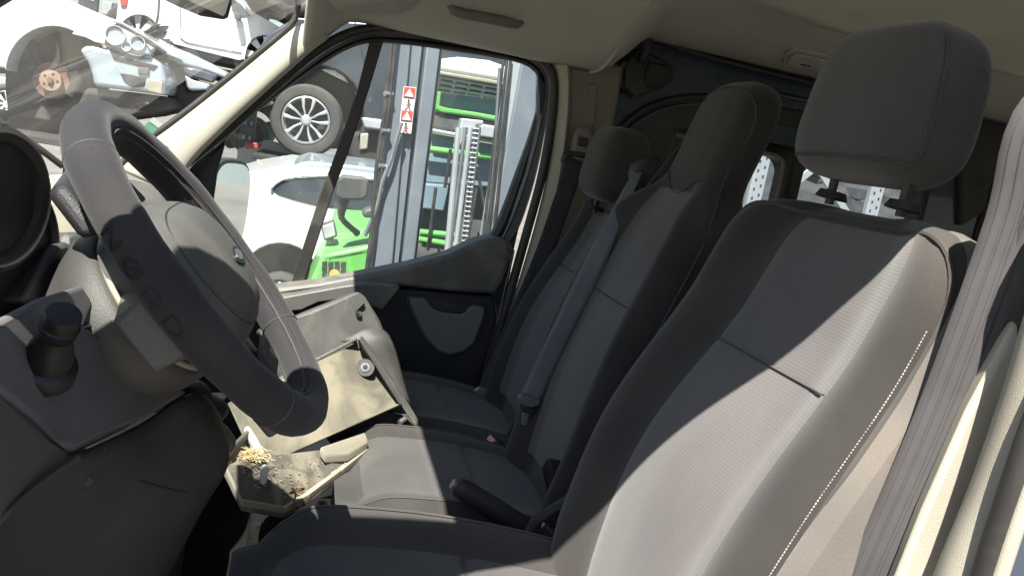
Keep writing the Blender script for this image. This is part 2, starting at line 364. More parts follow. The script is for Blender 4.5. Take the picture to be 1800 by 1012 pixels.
# ---- passenger door
door = MB().prism(PL([(250, 470), (560, 515), (700, 500), (870, 440), (905, 440), (880, 560), (835, 720), (815, 1000), (100, 1000), (180, 560)], .845), (0, .06, 0)).obj('passenger_door', doorpl, van)
Cn = (680, 300); NR = 150
cC = polar(cr2([(372, 372), (378, 312), (396, 252), (432, 214), (500, 160), (560, 118), (610, 88), (655, 76), (720, 80), (800, 91), (880, 104), (925, 116), (946, 138), (946, 172), (931, 230), (906, 300), (882, 365), (864, 405), (845, 427), (800, 446), (740, 466), (660, 486), (560, 500), (480, 512), (400, 515), (366, 450)], 200), Cn, NR)
cB = polar(cr2([(312, 420), (322, 312), (388, 250), (470, 174), (545, 110), (600, 75), (650, 59), (720, 59), (800, 70), (880, 85), (928, 98), (957, 120), (966, 152), (960, 220), (942, 310), (917, 390), (897, 425), (880, 446), (800, 490), (700, 520), (560, 540), (400, 548), (320, 500)], 200), Cn, NR)
def ringpt(k, t, y): return P(cC[k][0]+(cB[k][0]-cC[k][0])*t, cC[k][1]+(cB[k][1]-cC[k][1])*t, y=y)
rings = [[ringpt(k, t, y) for k in range(NR)] for t, y in ((0, .868), (0, .852), (.12, .838), (.35, .832), (.55, .84), (.62, .822), (.95, .812), (1, .84), (1, .87))]
fr = MB().loft(rings, cap=False).obj('window_frame', rubber, door)
prism('window_glass', [P(a, b, y=.86) for a, b in cC], (0, .004, 0), door_g, door, bevel=0)
prism('quarter_light_bar', PL([(651, 70), (674, 74), (648, 160), (612, 270), (585, 340), (535, 495), (512, 498), (562, 345), (590, 270), (628, 160)], .846), (0, .02, 0), rubber, door, bevel=.003)
# painted rear edge of the door, navy, with a folded lip
prism('door_edge', PL([(946, 130), (962, 150), (956, 225), (938, 315), (912, 405), (890, 500), (868, 600), (842, 700), (800, 720), (850, 560), (880, 430), (900, 375), (925, 300), (945, 215)], .824), (0, .03, 0), paint, door, bevel=.006)
tube('door_lip', PL([(953, 200), (940, 262), (915, 345), (893, 400), (880, 424)], .822), .0035, paint, door, n=20)
# seal round the door opening
tube('door_seal', PL([(225, 395), (318, 296), (400, 228), (480, 154), (545, 98), (600, 65), (650, 51), (720, 51), (800, 61), (880, 77), (930, 91), (962, 114), (974, 148), (969, 215), (952, 312), (925, 412), (895, 520), (862, 640), (835, 715)], .79), .0125, rubber, van, n=90)
# corner sail in front of the glass
prism('mirror_sail', PL([(300, 300), (322, 312), (396, 250), (382, 300), (372, 372), (368, 430), (300, 450)], .828), (0, .02, 0), doorpl, door)
# door card: belt trim with the swept corner, armrest, pocket
bt = prism('belt_trim', PL([(330, 528), (480, 508), (560, 498), (640, 482), (720, 466), (790, 447), (835, 425), (862, 418), (890, 421), (902, 434), (898, 455), (885, 490), (868, 518), (800, 514), (705, 503), (640, 500), (560, 512), (480, 527), (330, 550)], .775), (0, .085, 0), beltline, door, bevel=.012, bseg=4)
tube('screw', [P(894, 438, y=.772), P(894, 438, y=.78)], .007, blackpl, bt)
prism('lower_card', PL([(330, 552), (480, 532), (560, 515), (640, 504), (705, 506), (868, 520), (876, 560), (842, 690), (826, 800), (500, 900), (250, 700)], .80), (0, .05, 0), doorpl, door, bevel=.01, bseg=3)
prism('armrest', PL([(420, 535), (486, 524), (545, 513), (600, 503), (640, 497), (700, 501), (704, 506), (672, 546), (650, 536), (620, 524), (560, 532), (530, 546), (420, 556)], .735), (0, .07, 0), beltline, door, bevel=.008, bseg=3)
prism('door_pull', PL([(535, 538), (560, 532), (612, 530), (660, 540), (650, 560), (560, 556)], .77), (0, .03, 0), duskpl, door, bevel=.008)
pk = prism('pocket_recess', PL([(712, 519), (858, 538), (856, 560), (838, 606), (818, 622), (790, 630), (766, 622), (742, 596), (716, 545)], .797), (0, .02, 0), rubber, door, bevel=.004)
prism('pocket_lid', PL([(719, 524), (746, 524), (752, 530), (760, 543), (778, 550), (808, 553), (818, 550), (826, 540), (834, 537), (851, 541), (851, 556), (834, 602), (815, 618), (790, 624), (770, 617), (747, 592), (720, 535)], .788), (0, .02, 0), pocketpl, pk, bevel=.004)
prism('pocket_slot', PL([(752, 524), (828, 536), (822, 551), (765, 543)], .793), (0, .01, 0), rubber, pk, bevel=.002)
# door mirror outside, angled to the driver
def mirror():
    c = P(402, 362, y=1.00); n = V(math.cos(R(40)), -math.sin(R(40)), .17).normalized(); t = V(math.sin(R(40)), math.cos(R(40)), 0)
    rr = []
    for off, s_ in ((0, 1), (-.012, 1.05), (-.05, 1.02), (-.09, .8), (-.11, .4)):
        rr.append([c+n*off+t*(.070*s_*abs(math.cos(q))**.55*math.copysign(1, math.cos(q)))+V(0, 0, .125*s_*abs(math.sin(q))**.55*math.copysign(1, math.sin(q))) for q in [2*math.pi*k/32 for k in range(32)]])
    h = MB().loft(rr).obj('door_mirror', rubber, door)
    MB().prism([p+n*.004 for p in [c+(q-c)*.93 for q in rr[0]]], n*.002).obj('mirror_glass', mirror_m, h)
    tube('mirror_arm', [c+V(0, 0, -.08)-n*.05, P(372, 440, y=.88)], .025, rubber, h)
mirror()
# ---- passenger B pillar trim: cream leading edge, grey panel, belt guide
rows = []
for (a, b), (c, d) in (((966, 104), (1000, 96)), ((979, 135), (1002, 140)), ((978, 200), (1000, 205)), ((964, 300), (988, 305)), ((940, 400), (965, 410)), ((908, 510), (936, 520)), ((884, 600), (914, 610)), ((850, 720), (880, 730)), ((830, 830), (860, 840))):
    A = P(a, b, y=.79); B = P(c, d, y=.775); rows.append([A, A.lerp(B, .3)+V(0, -.012, 0), A.lerp(B, .7)+V(0, -.014, 0), B])
rs = [cr([g[k] for g in rows], 36) for k in range(4)]
grid('pillar_edge_trim', [[rs[k][i] for k in range(4)] for i in range(36)], cream, van, solid=.006)
prism('pillar_panel', PL([(998, 98), (1030, 100), (1098, 116), (1086, 190), (1072, 260), (1060, 420), (1000, 700), (880, 720), (930, 520), (962, 408), (985, 305), (998, 205)], .785), (0, .05, 0), pillar2, van, bevel=.012, bseg=3)
prism('pillar_slot_cover', PL([(1036, 146), (1052, 148), (1046, 222), (1028, 220)], .781), (0, .01, 0), pillar2, van, bevel=.004)
# ---- sliding door side: navy metal with windows
YW = .86
W1 = (.98, P(1382, 300, y=YW).x, P(1300, 500, y=YW).z, P(1345, 262, y=YW).z)
W2 = (P(1404, 290, y=YW).x, P(1625, 330, y=YW).x, W1[2], W1[3]+.01)
W3 = (P(1738, 350, y=YW).x, 2.86, W1[2], P(1785, 276, y=YW).z)
zt, zb = Z+.40, Z-1.04
wall = MB()
wall.box((.74, YW, W1[3]), (2.96, YW+.05, zt)); wall.box((.74, YW, zb), (2.96, YW+.05, W1[2]))
for x0, x1 in ((.74, W1[0]), (W1[1], W2[0]), (W2[1], W3[0]), (W3[1], 2.96)): wall.box((x0, YW, W1[2]), (x1, YW+.05, W1[3]))
sd = wall.obj('side_door', paint, van)
def rrect(x0, x1, z0, z1, r, y, n=8):
    out = []
    for cx, cz, a0 in ((x1-r, z1-r, 0), (x0+r, z1-r, 90), (x0+r, z0+r, 180), (x1-r, z0+r, 270)):
        for k in range(n): q = R(a0+90*k/(n-1)); out.append(V(cx+r*math.cos(q), y, cz+r*math.sin(q)))
    return out
for x0, x1, z0, z1 in (W1, W2, W3):
    o_ = rrect(x0-.02, x1+.02, z0-.02, z1+.02, .004, YW-.004); i_ = rrect(x0+.012, x1-.012, z0+.012, z1-.012, .05, YW-.012); i2 = rrect(x0+.018, x1-.018, z0+.018, z1-.018, .05, YW+.03)
    g = MB().loft([o_, i_, i2], cap=False).obj('window_gasket', rubber, sd, solid=.003)
    prism('window_pane', rrect(x0-.005, x1+.005, z0-.005, z1+.005, .04, YW+.03), (0, .004, 0), rear_g, g, bevel=0)
# grey inner frame strip of the first window
tube('window_frame', [V(W1[1]-.02, YW-.014, W1[2]), V(W1[1]-.02, YW-.014, W1[3]-.06), V(W1[1]-.035, YW-.014, W1[3]-.028), V(W1[1]-.07, YW-.014, W1[3]-.012), V(W1[0], YW-.014, W1[3]-.012)], .006, pillar2, sd, n=40)
# dark inner door skin under the rail and a rolled rail
prism('inner_skin', PL([(1330, 182), (1440, 200), (1600, 232), (1740, 262), (1740, 290), (1600, 262), (1400, 225), (1325, 210)], .85), (0, .02, 0), rubber, sd, bevel=.004)
tube('door_rail', PL([(1322, 158), (1425, 178), (1600, 214), (1760, 246)], .846), .007, paint, sd, n=20)
tube('roof_trim_edge', PL([(1118, 46), (1140, 62), (1200, 86), (1290, 112), (1430, 146), (1600, 182), (1800, 222)], .815), .008, rubber, van, n=40)
# round pressed recess and the rail mechanism at the front top of the door
arc = [(1088, 232), (1110, 208), (1150, 184), (1200, 172), (1260, 172), (1300, 190)]
tube('pressed_rib', PL(arc, .85), .009, rubber, sd, n=30); tube('pressed_rib', PL([(a+6, b+12) for a, b in arc], .852), .006, paint, sd, n=30)
prism('recess_skin', PL([(1095, 236), (1115, 214), (1155, 192), (1205, 180), (1290, 190), (1290, 420), (1060, 420)], .852), (0, .006, 0), rubber, sd, bevel=0)
g = prism('rail_bracket', PL([(1100, 108), (1128, 82), (1150, 96), (1190, 118), (1186, 140), (1160, 158), (1118, 172), (1098, 152)], .80), (0, .045, 0), rubber, sd, bevel=.008, bseg=3)
prism('bracket_cover', PL([(1142, 108), (1182, 116), (1184, 132), (1164, 154), (1138, 156), (1134, 130)], .79), (0, .02, 0), blackpl, g, bevel=.006)
tube('bracket_arm', PL([(1116, 44), (1128, 58), (1138, 80), (1126, 110)], .79), [.012]*3+[.016]*5+[.012]*4, rubber, g, n=12)
tube('bracket_clip', PL([(1114, 42), (1132, 58)], .785), .011, rubber, g)
# dark pillar panel with dimples, rear
pn = prism('rear_pillar_panel', PL([(1722, 196), (1800, 214), (1800, 262), (1772, 280), (1742, 330), (1730, 375), (1690, 400), (1690, 290)], .838), (0, .03, 0), M('rear_trim_dark', (.028, .027, .025), .7, dust=.12, bump=.2, bs=500), sd, bevel=.012)
for a, b in ((1752, 228), (1722, 322)):
    tube('dimple', [P(a, b, y=.835), P(a, b, y=.842)], .016, rubber, pn, seg=16)
# ---- roof fittings
lp = prism('interior_lamp', [PR(a, b, .006) for a, b in ((1382, 90), (1398, 82), (1470, 96), (1478, 104), (1462, 122), (1376, 108))], (0, 0, -.008), lampcov, van, bevel=.004)
prism('lamp_lens', [PR(a, b, .006)+V(0, 0, -.009) for a, b in ((1390, 93), (1400, 87), (1464, 100), (1456, 116), (1384, 106))], (0, 0, -.004), clearpl, lp, bevel=.002)
tube('lamp_switch', [PR(1408, 113, .018), PR(1424, 116, .018)], .003, blackpl, lp)
tube('roof_bolt', [PR(1742, 58, .012), PR(1742, 58, .012)+V(0, 0, .02)], [.012, .016], chrome, van, seg=14)
# sun visor (flat against the roof, cream)
vs_ = PL([(560, -60), (580, 2), (592, 20), (608, 28), (690, 30), (722, 22), (742, -6), (750, -60)], .42)
vs_ = [PR(a, b, .022) for a, b in ((556, -40), (576, 2), (590, 20), (608, 27), (690, 29), (722, 21), (742, -6), (752, -40))]
prism('sun_visor', vs_, (.0, .0, .016), cream, van, bevel=.012, bseg=4)
# grab handle over the passenger door
gh = tube('grab_handle', [PR(a, b, o) for a, b, o in ((790, 8, .0), (796, 18, .014), (815, 25, .022), (850, 31, .024), (885, 38, .022), (908, 43, .014), (918, 36, .0))], [.008, .011, .012, .012, .012, .012, .012, .012, .012, .012, .011, .008], pillar2, van, n=12, seg=12)
# rear-view mirror
mr = prism('interior_mirror', [P(290, -55, y=.02), P(300, -6, y=.02), P(345, 16, y=.02), P(392, 36, y=.02), P(402, 34, y=.02), P(410, 4, y=.02), P(414, -55, y=.02)], (-.035, .02, 0), rubber, van, bevel=.008, bseg=3)
prism('mirror_glass', [P(302, -50, y=.015), P(310, -9, y=.015), P(350, 11, y=.015), P(392, 30, y=.015), P(397, 26, y=.015), P(404, 3, y=.015), P(407, -50, y=.015)], (-.004, .002, 0), M('mirror_dark_back', (.05, .05, .045), .35, dust=.3), mr, bevel=.001)
tube('mirror_stem', [P(350, -50, y=.03), P(350, -50, y=.03)+V(-.03, .02, .08)], .012, rubber, mr)

# ---- dashboard
D = []
def dpt(px, py, y): return P(px, py, y=y)
# body of the dash: swept profile (x, z) across the cab, closed behind
prof = [(-.62, -.20), (-.50, -.165), (-.40, -.175), (-.33, -.20), (-.29, -.24), (-.27, -.33), (-.30, -.45), (-.36, -.60), (-.46, -.75), (-.60, -.75)]
rings = []
for y in [-.80+.1*i for i in range(17)]:
    k = -.035*(1-(y/.8)**2)+.10*smooth01((y+.1)/.3); rings.append([V(x+k-.02, y, Z+z-.02-.03*smooth01((y+.2)/.4)) for x, z in prof])  # passenger half pushed rearward to block sun from the footwell floor
dsh = MB().loft(rings).obj('dashboard', dashpl, van, sub=1)
# pale dash top pieces by the screen
prism('dash_top_trim', [P(66, 330, y=-.30), P(92, 303, y=-.28), P(140, 300, y=-.24), P(200, 312, y=-.20), P(200, 345, y=-.22), P(150, 352, y=-.28), P(84, 350, y=-.31)], (-.03, 0, -.02), cream, dsh, bevel=.008)
prism('vent_block', [P(70, 352, y=-.33), P(110, 350, y=-.32), P(160, 362, y=-.30), P(164, 420, y=-.32), P(120, 425, y=-.36), P(90, 400, y=-.37)], (-.03, .02, -.01), pale, dsh, bevel=.008, bseg=3)
prism('vent_block', [P(112, 410, y=-.40), P(140, 405, y=-.39), P(166, 420, y=-.38), P(160, 480, y=-.40), P(112, 470, y=-.42)], (-.03, .02, -.01), dashpl, dsh, bevel=.006)
# instrument hood: a thick horseshoe seen edge-on, and the round pod under it
def disc(c, ax, r1, h, rim, name, mt, par, dome=0, seg=48, ell=1.0):
    ax = ax.normalized(); e1 = ax.cross(V(0, 1, 0)).normalized(); e2 = ax.cross(e1)
    def rg(r, o): return [c+ax*o+(e1*math.cos(q)*ell+e2*math.sin(q))*r for q in [2*math.pi*k/seg for k in range(seg)]]
    rr = [rg(r1*1.0, -h), rg(r1*1.04, -h*.4), rg(r1, 0), rg(r1-rim*.4, rim*.25), rg(r1-rim, 0), rg(r1-rim*1.1, -.006+dome*.2), rg(r1*.6, -.006+dome*.8), rg(r1*.05, -.004+dome)]
    return MB().loft(rr).obj(name, mt, par)
disc(P(2, 352, y=-.60), V(.92, -.36, .08), .060, .10, .012, 'instrument_hood', kneepl, dsh)
disc(P(12, 442, y=-.54), V(.92, -.36, .08), .070, .10, .010, 'vent_pod', kneepl, dsh, dome=.012)
prism('pod_bracket', [P(95, 430, y=-.5), P(120, 425, y=-.48), P(150, 440, y=-.45), P(150, 500, y=-.45), P(60, 535, y=-.55), P(40, 530, y=-.58)], (-.03, .03, -.01), dashpl, dsh, bevel=.006)
# switch panel with the mirror knob: top face turned to the driver, lip below
tp = [P(-60, 600, y=-.78), P(0, 556, y=-.74), P(70, 520, y=-.69), P(148, 497, y=-.63), P(160, 520, y=-.62), P(180, 575, y=-.60), P(240, 630, y=-.56), P(335, 688, y=-.51), P(250, 735, y=-.58), P(190, 765, y=-.64), P(130, 793, y=-.70), P(112, 782, y=-.72), P(60, 735, y=-.75), P(0, 690, y=-.78), P(-60, 650, y=-.80)]
panelpl = M('switch_panel_grey', (.085, .083, .09), .5, .12, 12, .15, 1500, kind='grain', dust=.3, dc=(.24, .22, .19), ds=6)
sp = prism('switch_panel', tp, V(-.022, .018, -.022), panelpl, dsh, bevel=.006, bseg=3)
prism('panel_gap', [P(142, 575, y=-.648), P(178, 562, y=-.605), P(179, 566, y=-.605), P(143, 579, y=-.65)], V(-.002, .001, -.002), rubber, sp, bevel=0)
kc = P(80, 640, y=-.715); kt = P(112, 553, y=-.74); ax = (kt-kc)
def bez(cs, rs, name, mt, par, seg=28):
    a = ax.normalized(); e1 = a.cross(V(0, 1, 0)).normalized(); e2 = a.cross(e1); L_ = ax.length
    return MB().loft([[kc+a*(t*L_)+(e1*math.cos(q)+e2*math.sin(q))*(r*.66) for q in [2*math.pi*k/seg for k in range(seg)]] for t, r in zip(cs, rs)]).obj(name, mt, par)
knobpl = M('knob_black', (.007, .007, .008), .45, .1, 20, dust=.02, dc=TAN, spec=.35)
kb = bez([-.18, .02, .06, .10], [.034, .033, .030, .026], 'knob_boot_ring', knobpl, sp)
bez([.05, .25, .45, .60, .62], [.026, .0245, .020, .017, .017], 'knob_boot', knobpl, kb)
bez([.60, .64, .80, .82, .98, 1.02, 1.03], [.017, .0195, .0205, .018, .0185, .0175, .012], 'mirror_knob', knobpl, kb)
# knee bolster below: big dark rounded panel sweeping to the floor, with a screw
kb_r = []
for pts in ([(-60, 700, -.79), (0, 705, -.76), (100, 790, -.72), (135, 800, -.70), (250, 745, -.58), (345, 690, -.50), (385, 735, -.46)],
            [(-60, 790, -.79), (0, 790, -.75), (100, 840, -.70), (180, 840, -.65), (270, 800, -.57), (360, 760, -.50), (398, 790, -.46)],
            [(-60, 900, -.78), (0, 900, -.74), (90, 920, -.69), (180, 910, -.63), (270, 880, -.57), (345, 850, -.51), (392, 830, -.47)],
            [(-60, 1020, -.77), (0, 1020, -.73), (90, 1020, -.68), (170, 1010, -.63), (240, 980, -.58), (310, 930, -.53), (355, 890, -.49)],
            [(-60, 1250, -.75), (0, 1250, -.72), (90, 1230, -.68), (160, 1200, -.63), (220, 1150, -.59), (260, 1080, -.55), (290, 1010, -.52)]):
    kb_r.append(cr([P(a, b, y=c) for a, b, c in pts], 24))
kr = [cr([kb_r[i][j] for i in range(5)], 20) for j in range(24)]
kn = grid('knee_panel', [[kr[j][i] for j in range(24)] for i in range(20)], kneepl, dsh, solid=.006)
tube('screw', [P(154, 846, y=-.672), P(154, 846, y=-.66)], [.0075, .0075], blackpl, kn, seg=16); tube('screw_head', [P(154, 846, y=-.675), P(154, 846, y=-.668)], .004, rubber, kn, seg=12)
tube('panel_seam', [P(181, 785, y=-.66), P(190, 815, y=-.645), P(225, 838, y=-.61), P(290, 858, y=-.56), P(330, 865, y=-.525)], .0016, rubber, kn, n=20)
prism('end_panel', [P(-80, 700, y=-.79), P(0, 690, y=-.785), P(120, 790, y=-.735), P(138, 803, y=-.73), P(60, 860, y=-.76), P(0, 918, y=-.785), P(-80, 1000, y=-.80)], V(-.03, .012, -.01), kneepl, dsh, bevel=.005)
tube('end_panel_edge', [P(138, 803, y=-.734), P(60, 858, y=-.764), P(0, 915, y=-.788), P(-60, 985, y=-.80)], .0025, kneepl, dsh, n=16)
# crumpled gaiter and ignition bits under the column
for q, (pts, rr, mt) in enumerate(((((300, 715, -.44), (335, 702, -.42), (352, 692, -.40)), .022, blackpl), (((330, 735, -.43), (365, 722, -.40), (380, 745, -.40)), .024, blackpl), (((352, 770, -.43), (378, 770, -.42), (392, 800, -.42)), .020, duskpl))):
    tube('column_gaiter', [P(a, b, y=c) for a, b, c in pts], [rr*.7, rr, rr*1.1, rr*.95, rr, rr*.6], mt, dsh, n=6, seg=14, sub=1)
prism('key_barrel', [P(365, 690, y=-.3), P(398, 688, y=-.3), P(402, 700, y=-.3), P(370, 712, y=-.3)], (-.02, .03, -.02), steel, dsh, bevel=.004)
# console stack in the middle below the trays
prism('centre_console', [V(-.33, -.10, Z-.98), V(-.14, -.10, Z-.98), V(-.14, -.10, Z-.74), V(-.18, -.10, Z-.62), V(-.33, -.10, Z-.45)], (0, .40, 0), blackpl, dsh, bevel=.02, bseg=3)

# ================================================================== STEERING WHEEL
SW = V(-.083, -.50, Z-.170); SA = R(42.3); SR = .171
sN = V(math.cos(SA), 0, math.sin(SA)); sA = V(-math.sin(SA), 0, math.cos(SA)); sB = V(0, 1, 0)
stw = thing('steering_wheel', 'steering wheel in a worn suede-like cover with stitched lettering', 'steering wheel', SW-sN*.12)
def sp3(a, b, n): return SW+sA*a+sB*b+sN*n
def rim(t, r=.0205, R_=SR, ph=0): e = sA*math.cos(t)+sB*math.sin(t); return SW+e*(R_+r*math.cos(ph))+sN*(r*math.sin(ph))
rr = []
for i in range(96):
    t = 2*math.pi*i/96; r_ = .0205+.0006*math.sin(7*t)+.0004*math.sin(17*t+1)
    rr.append([rim(t, r_, SR, 2*math.pi*k/20) for k in range(20)])
rimo = MB().loft(rr, closed=True).obj('rim_cover', wheelcov, stw)
for t0 in (R(-38), R(-133), R(130)):     # joins of the cover pieces
    MB().tube([rim(t0, 0.0208, SR, 2*math.pi*k/24) for k in range(24)], .0011, 6, True).obj('cover_seam', piping, rimo)
# folded edge of the cover along the inside of the rim
MB().tube([rim(2*math.pi*k/120, .0212+.0006*math.sin(k*1.7), SR, R(158)) for k in range(120)], .0016, 6, True).obj('cover_edge', piping, rimo)
MB().tube([rim(2*math.pi*k/120, .0210, SR, R(140)) for k in range(120)], .0012, 6, True).obj('cover_edge', wheelcov, rimo)
# stitched letters on the near side of the rim: N O-slash R D
def letter(strokes, t0, w=.105, ph0=R(-42), ph1=R(-5)):
    g = MB()
    for s_ in strokes:
        pts = cr([(a, b, 0) for a, b in s_], 2 if len(s_) == 2 else 18)
        if len(s_) == 2: pts = [Vector((s_[0][0]+(s_[1][0]-s_[0][0])*k/5, s_[0][1]+(s_[1][1]-s_[0][1])*k/5, 0)) for k in range(6)]
        g.tube([rim(t0-p.x*w, .0207, SR, ph0+(ph1-ph0)*p.y) for p in pts], .0010, 6)
    g.obj('letter', M('letter_groove', (.012, .012, .014), .8), rimo)
letter([[(.05, 0), (.05, 1)], [(.05, 1), (.8, 0)], [(.8, 0), (.8, 1)]], R(-64))
letter([[(.45, 0), (.12, .2), (.05, .5), (.12, .8), (.45, 1), (.78, .8), (.85, .5), (.78, .2), (.45, 0)], [(.0, 0), (.9, 1)]], R(-72.5))
letter([[(.08, 0), (.08, 1)], [(.08, 1), (.55, 1), (.78, .88), (.78, .64), (.55, .5), (.08, .5)], [(.4, .5), (.82, 0)]], R(-81))
letter([[(.08, 0), (.08, 1)], [(.08, 1), (.45, .98), (.8, .7), (.8, .3), (.45, .02), (.08, 0)]], R(-89))
# airbag pad: broad rounded shield, with lower bar
def shield(q):
    c_, s_ = math.cos(q), math.sin(q); ex = .62
    a = .078*math.copysign(abs(c_)**ex, c_); b = .112*math.copysign(abs(s_)**ex, s_)
    if a < 0: a *= 1.0; b *= 1-.25*(-a/.078)
    return a+.004, b
rr = []
for k_, h in ((1.0, -.05), (1.04, -.03), (1.03, -.014), (.98, -.002), (.9, .008), (.72, .021), (.5, .028), (.25, .031), (.05, .032)):
    rr.append([sp3(shield(2*math.pi*k/56)[0]*k_, shield(2*math.pi*k/56)[1]*k_, h) for k in range(56)])
pad = MB().loft(rr).obj('horn_pad', padpl, stw)
tube('airbag_seam', [sp3(shield(2*math.pi*k/56)[0]*.86, shield(2*math.pi*k/56)[1]*.86, .0108) for k in range(56)], .0009, rubber, pad, closed=True)
prism('emblem', [sp3(-.002+.010*math.cos(q), .026*math.sin(q), .0305) for q in [2*math.pi*k/24 for k in range(24)]], sN*.0028, blackpl, pad, bevel=.001)
prism('emblem_mark', [sp3(-.002+.006*math.cos(q), .018*math.sin(q), .0332) for q in [2*math.pi*k/24 for k in range(24)]], sN*.001, chrome, pad, bevel=.0004)
for b in (-1, 1):                        # side spokes with switch blocks
    MB().loft([[sp3(a, b*y, n) for a, n in ((-.03*k-.01, -.05), (.03*k, -.05), (.034*k, -.018), (.01*k, -.008), (-.034*k-.01, -.014))] for y, k in ((.08, 1.3), (.12, 1.0), (.15, .8), (.168, .7))]).obj('spoke', padpl, stw, bevel=.004)
    prism('spoke_switch', [sp3(-.025, b*.105, -.012), sp3(.02, b*.105, -.012), sp3(.016, b*.15, -.010), sp3(-.02, b*.15, -.010)], sN*.008, blackpl, stw, bevel=.004)
MB().loft([[sp3(a, b*k, n) for b, n in ((-.05, -.045), (.05, -.045), (.052, -.02), (0, -.012), (-.052, -.02))] for a, k in ((-.06, 1.2), (-.10, 1.0), (-.14, .9), (-.168, .85))]).obj('spoke', padpl, stw, bevel=.004)
prism('bar_insert', [sp3(-.09, -.03, -.008), sp3(-.09, .045, -.008), sp3(-.125, .04, -.012), sp3(-.125, -.03, -.012)], sN*.006, blackpl, stw, bevel=.006)
prism('upper_plate', [sp3(.085, -.10, -.03), sp3(.085, .10, -.03), sp3(.135, .08, -.035), sp3(.15, 0, -.036), sp3(.135, -.08, -.035)], -sN*.02, blackpl, stw, bevel=.008)
sw = prism('radio_switch', [sp3(.09, .02, -.028), sp3(.09, .07, -.028), sp3(.125, .06, -.03), sp3(.125, .03, -.03)], sN*.008, duskpl, stw, bevel=.003)
# column shroud behind: grey drum
rr = []
for o_, k_ in ((-.052, .93), (-.055, .97), (-.062, 1.0), (-.078, 1.0), (-.092, .94), (-.13, .72), (-.26, .5), (-.30, .45)):
    rr.append([sp3(.005+.087*k_*math.cos(q), .132*k_*math.sin(q), o_) for q in [2*math.pi*k/56 for k in range(56)]])
MB().loft(rr).obj('column_shroud', shroudpl, stw)
tube('shroud_lip', [sp3(.005+.080*math.cos(q), .122*math.sin(q), -.050) for q in [2*math.pi*k/56 for k in range(56)]], .003, pale, stw, closed=True)
tube('stalk', [sp3(.01, .08, -.10), sp3(.02, .15, -.07), sp3(.03, .215, -.06)], [.008, .009, .009, .010, .012, .010], blackpl, stw, n=6, seg=12)

# ================================================================== SEATS
class Back:
    """backrest frame: s across (y), v up the back, n towards the sitter"""
    def __init__(s, B, T, yc, wid, close, depth=.10, lum=.03, bol=.045, kink=None):
        s.B, s.T, s.yc, s.wid, s.cl, s.dp, s.lum, s.bol, s.kink = B, T, yc, wid, close, depth, lum, bol, kink
        U = V(T[0]-B[0], 0, T[1]-B[1]); s.L = U.length; s.U = U.normalized(); s.N = V(-s.U.z, 0, s.U.x)
        s.O = V(B[0], yc, B[1])
    def w(s, v):
        pts = s.wid
        for i in range(len(pts)-1):
            if v <= pts[i+1][0]:
                t = (v-pts[i][0])/(pts[i+1][0]-pts[i][0]); t = smooth01(t); wv = pts[i][1]+(pts[i+1][1]-pts[i][1])*t; break
        else: wv = pts[-1][1]
        if v > s.cl: q = (v-s.cl)/(1-s.cl); wv *= (max(0, 1-q**3.2))**(1/3.2)*.999+.001
        return wv
    def tk(s, v):
        c2 = max(s.cl, .88)
        if v > c2: q = (v-c2)/(1-c2); return max(0, 1-q**2.6)**(1/2.6)*.98+.02
        return 1
    def th(s, v): return 1-(.75*smooth01((v-.55)/.25) if s.kink else .45*smooth01((v-.55)/.35) if s.dp > .15 else 0)
    def front(s, u, v, off=0):
        """u in -1..1 across the front face"""
        a = abs(u); n = .045+s.bol*(1-(.85*smooth01((v-.66)/.12) if s.kink else 0))*(smooth01((a-.42)/.36)-1.35*smooth01((a-.80)/.22))
        n += s.lum*math.sin(math.pi*min(1, max(0, v/.75)))**1.5*(1-.4*a)
        if s.kink: n += (s.kink-.034*a**3)*smooth01((v-.66)/.16)
        return s.pos(u*s.w(v), v, (n)*s.tk(v)+off)
    def pos(s, y, v, n): return s.O+s.U*(v*s.L)+V(0, y, 0)+s.N*n
    def shell(s, name, mat, par, nv=54):
        rr = []
        for i in range(nv):
            t = i/(nv-1); v = 1-(1-t)**1.7*(1-0); k = s.tk(v); w_ = s.w(v)
            ring = [s.front(-1+2*j/24, v) for j in range(25)]
            ring += [s.pos(w_*1.0, v, -s.dp*.35*k*s.th(v)), s.pos(w_*.97, v, -s.dp*.75*k*s.th(v)), s.pos(w_*.82, v, -s.dp*k*s.th(v)), s.pos(0, v, -s.dp*1.05*k*s.th(v)),
                     s.pos(-w_*.82, v, -s.dp*k*s.th(v)), s.pos(-w_*.97, v, -s.dp*.75*k*s.th(v)), s.pos(-w_*1.0, v, -s.dp*.35*k*s.th(v))]
            rr.append(ring)
        return MB().loft(rr).obj(name, mat, par, ang=70)
    def panel(s, name, mat, par, v0, v1, ul, ur, nv=26, nu=18, off=.0028, vb=0):
        """raised insert between seam lines ul(v), ur(v)"""
        rows = []
        for i in range(nv+1):
            row = []
            for j in range(nu+1):
                tj = j/nu; e = min(1, (min(i, nv-i)+.8)/1.2, min(j, nu-j)/1.2)
                v = v0+(v1-v0)*i/nv; vv = v-vb*(1-(2*tj-1)**2); u = ul(v)+(ur(v)-ul(v))*tj
                row.append(s.front(u, vv, off*e+.003*math.sin(math.pi*tj)*math.sin(math.pi*i/nv)-.0008))
            rows.append(row)
        return MB().loft(rows, cap=False, ringclosed=False).obj(name, mat, par)
def seamline(b, name, mat, par, uv, r=.0016, n=40, off=.001): return tube(name, [b.front(u, v, off) for u, v in uv], r, mat, par, n=n, seg=6)
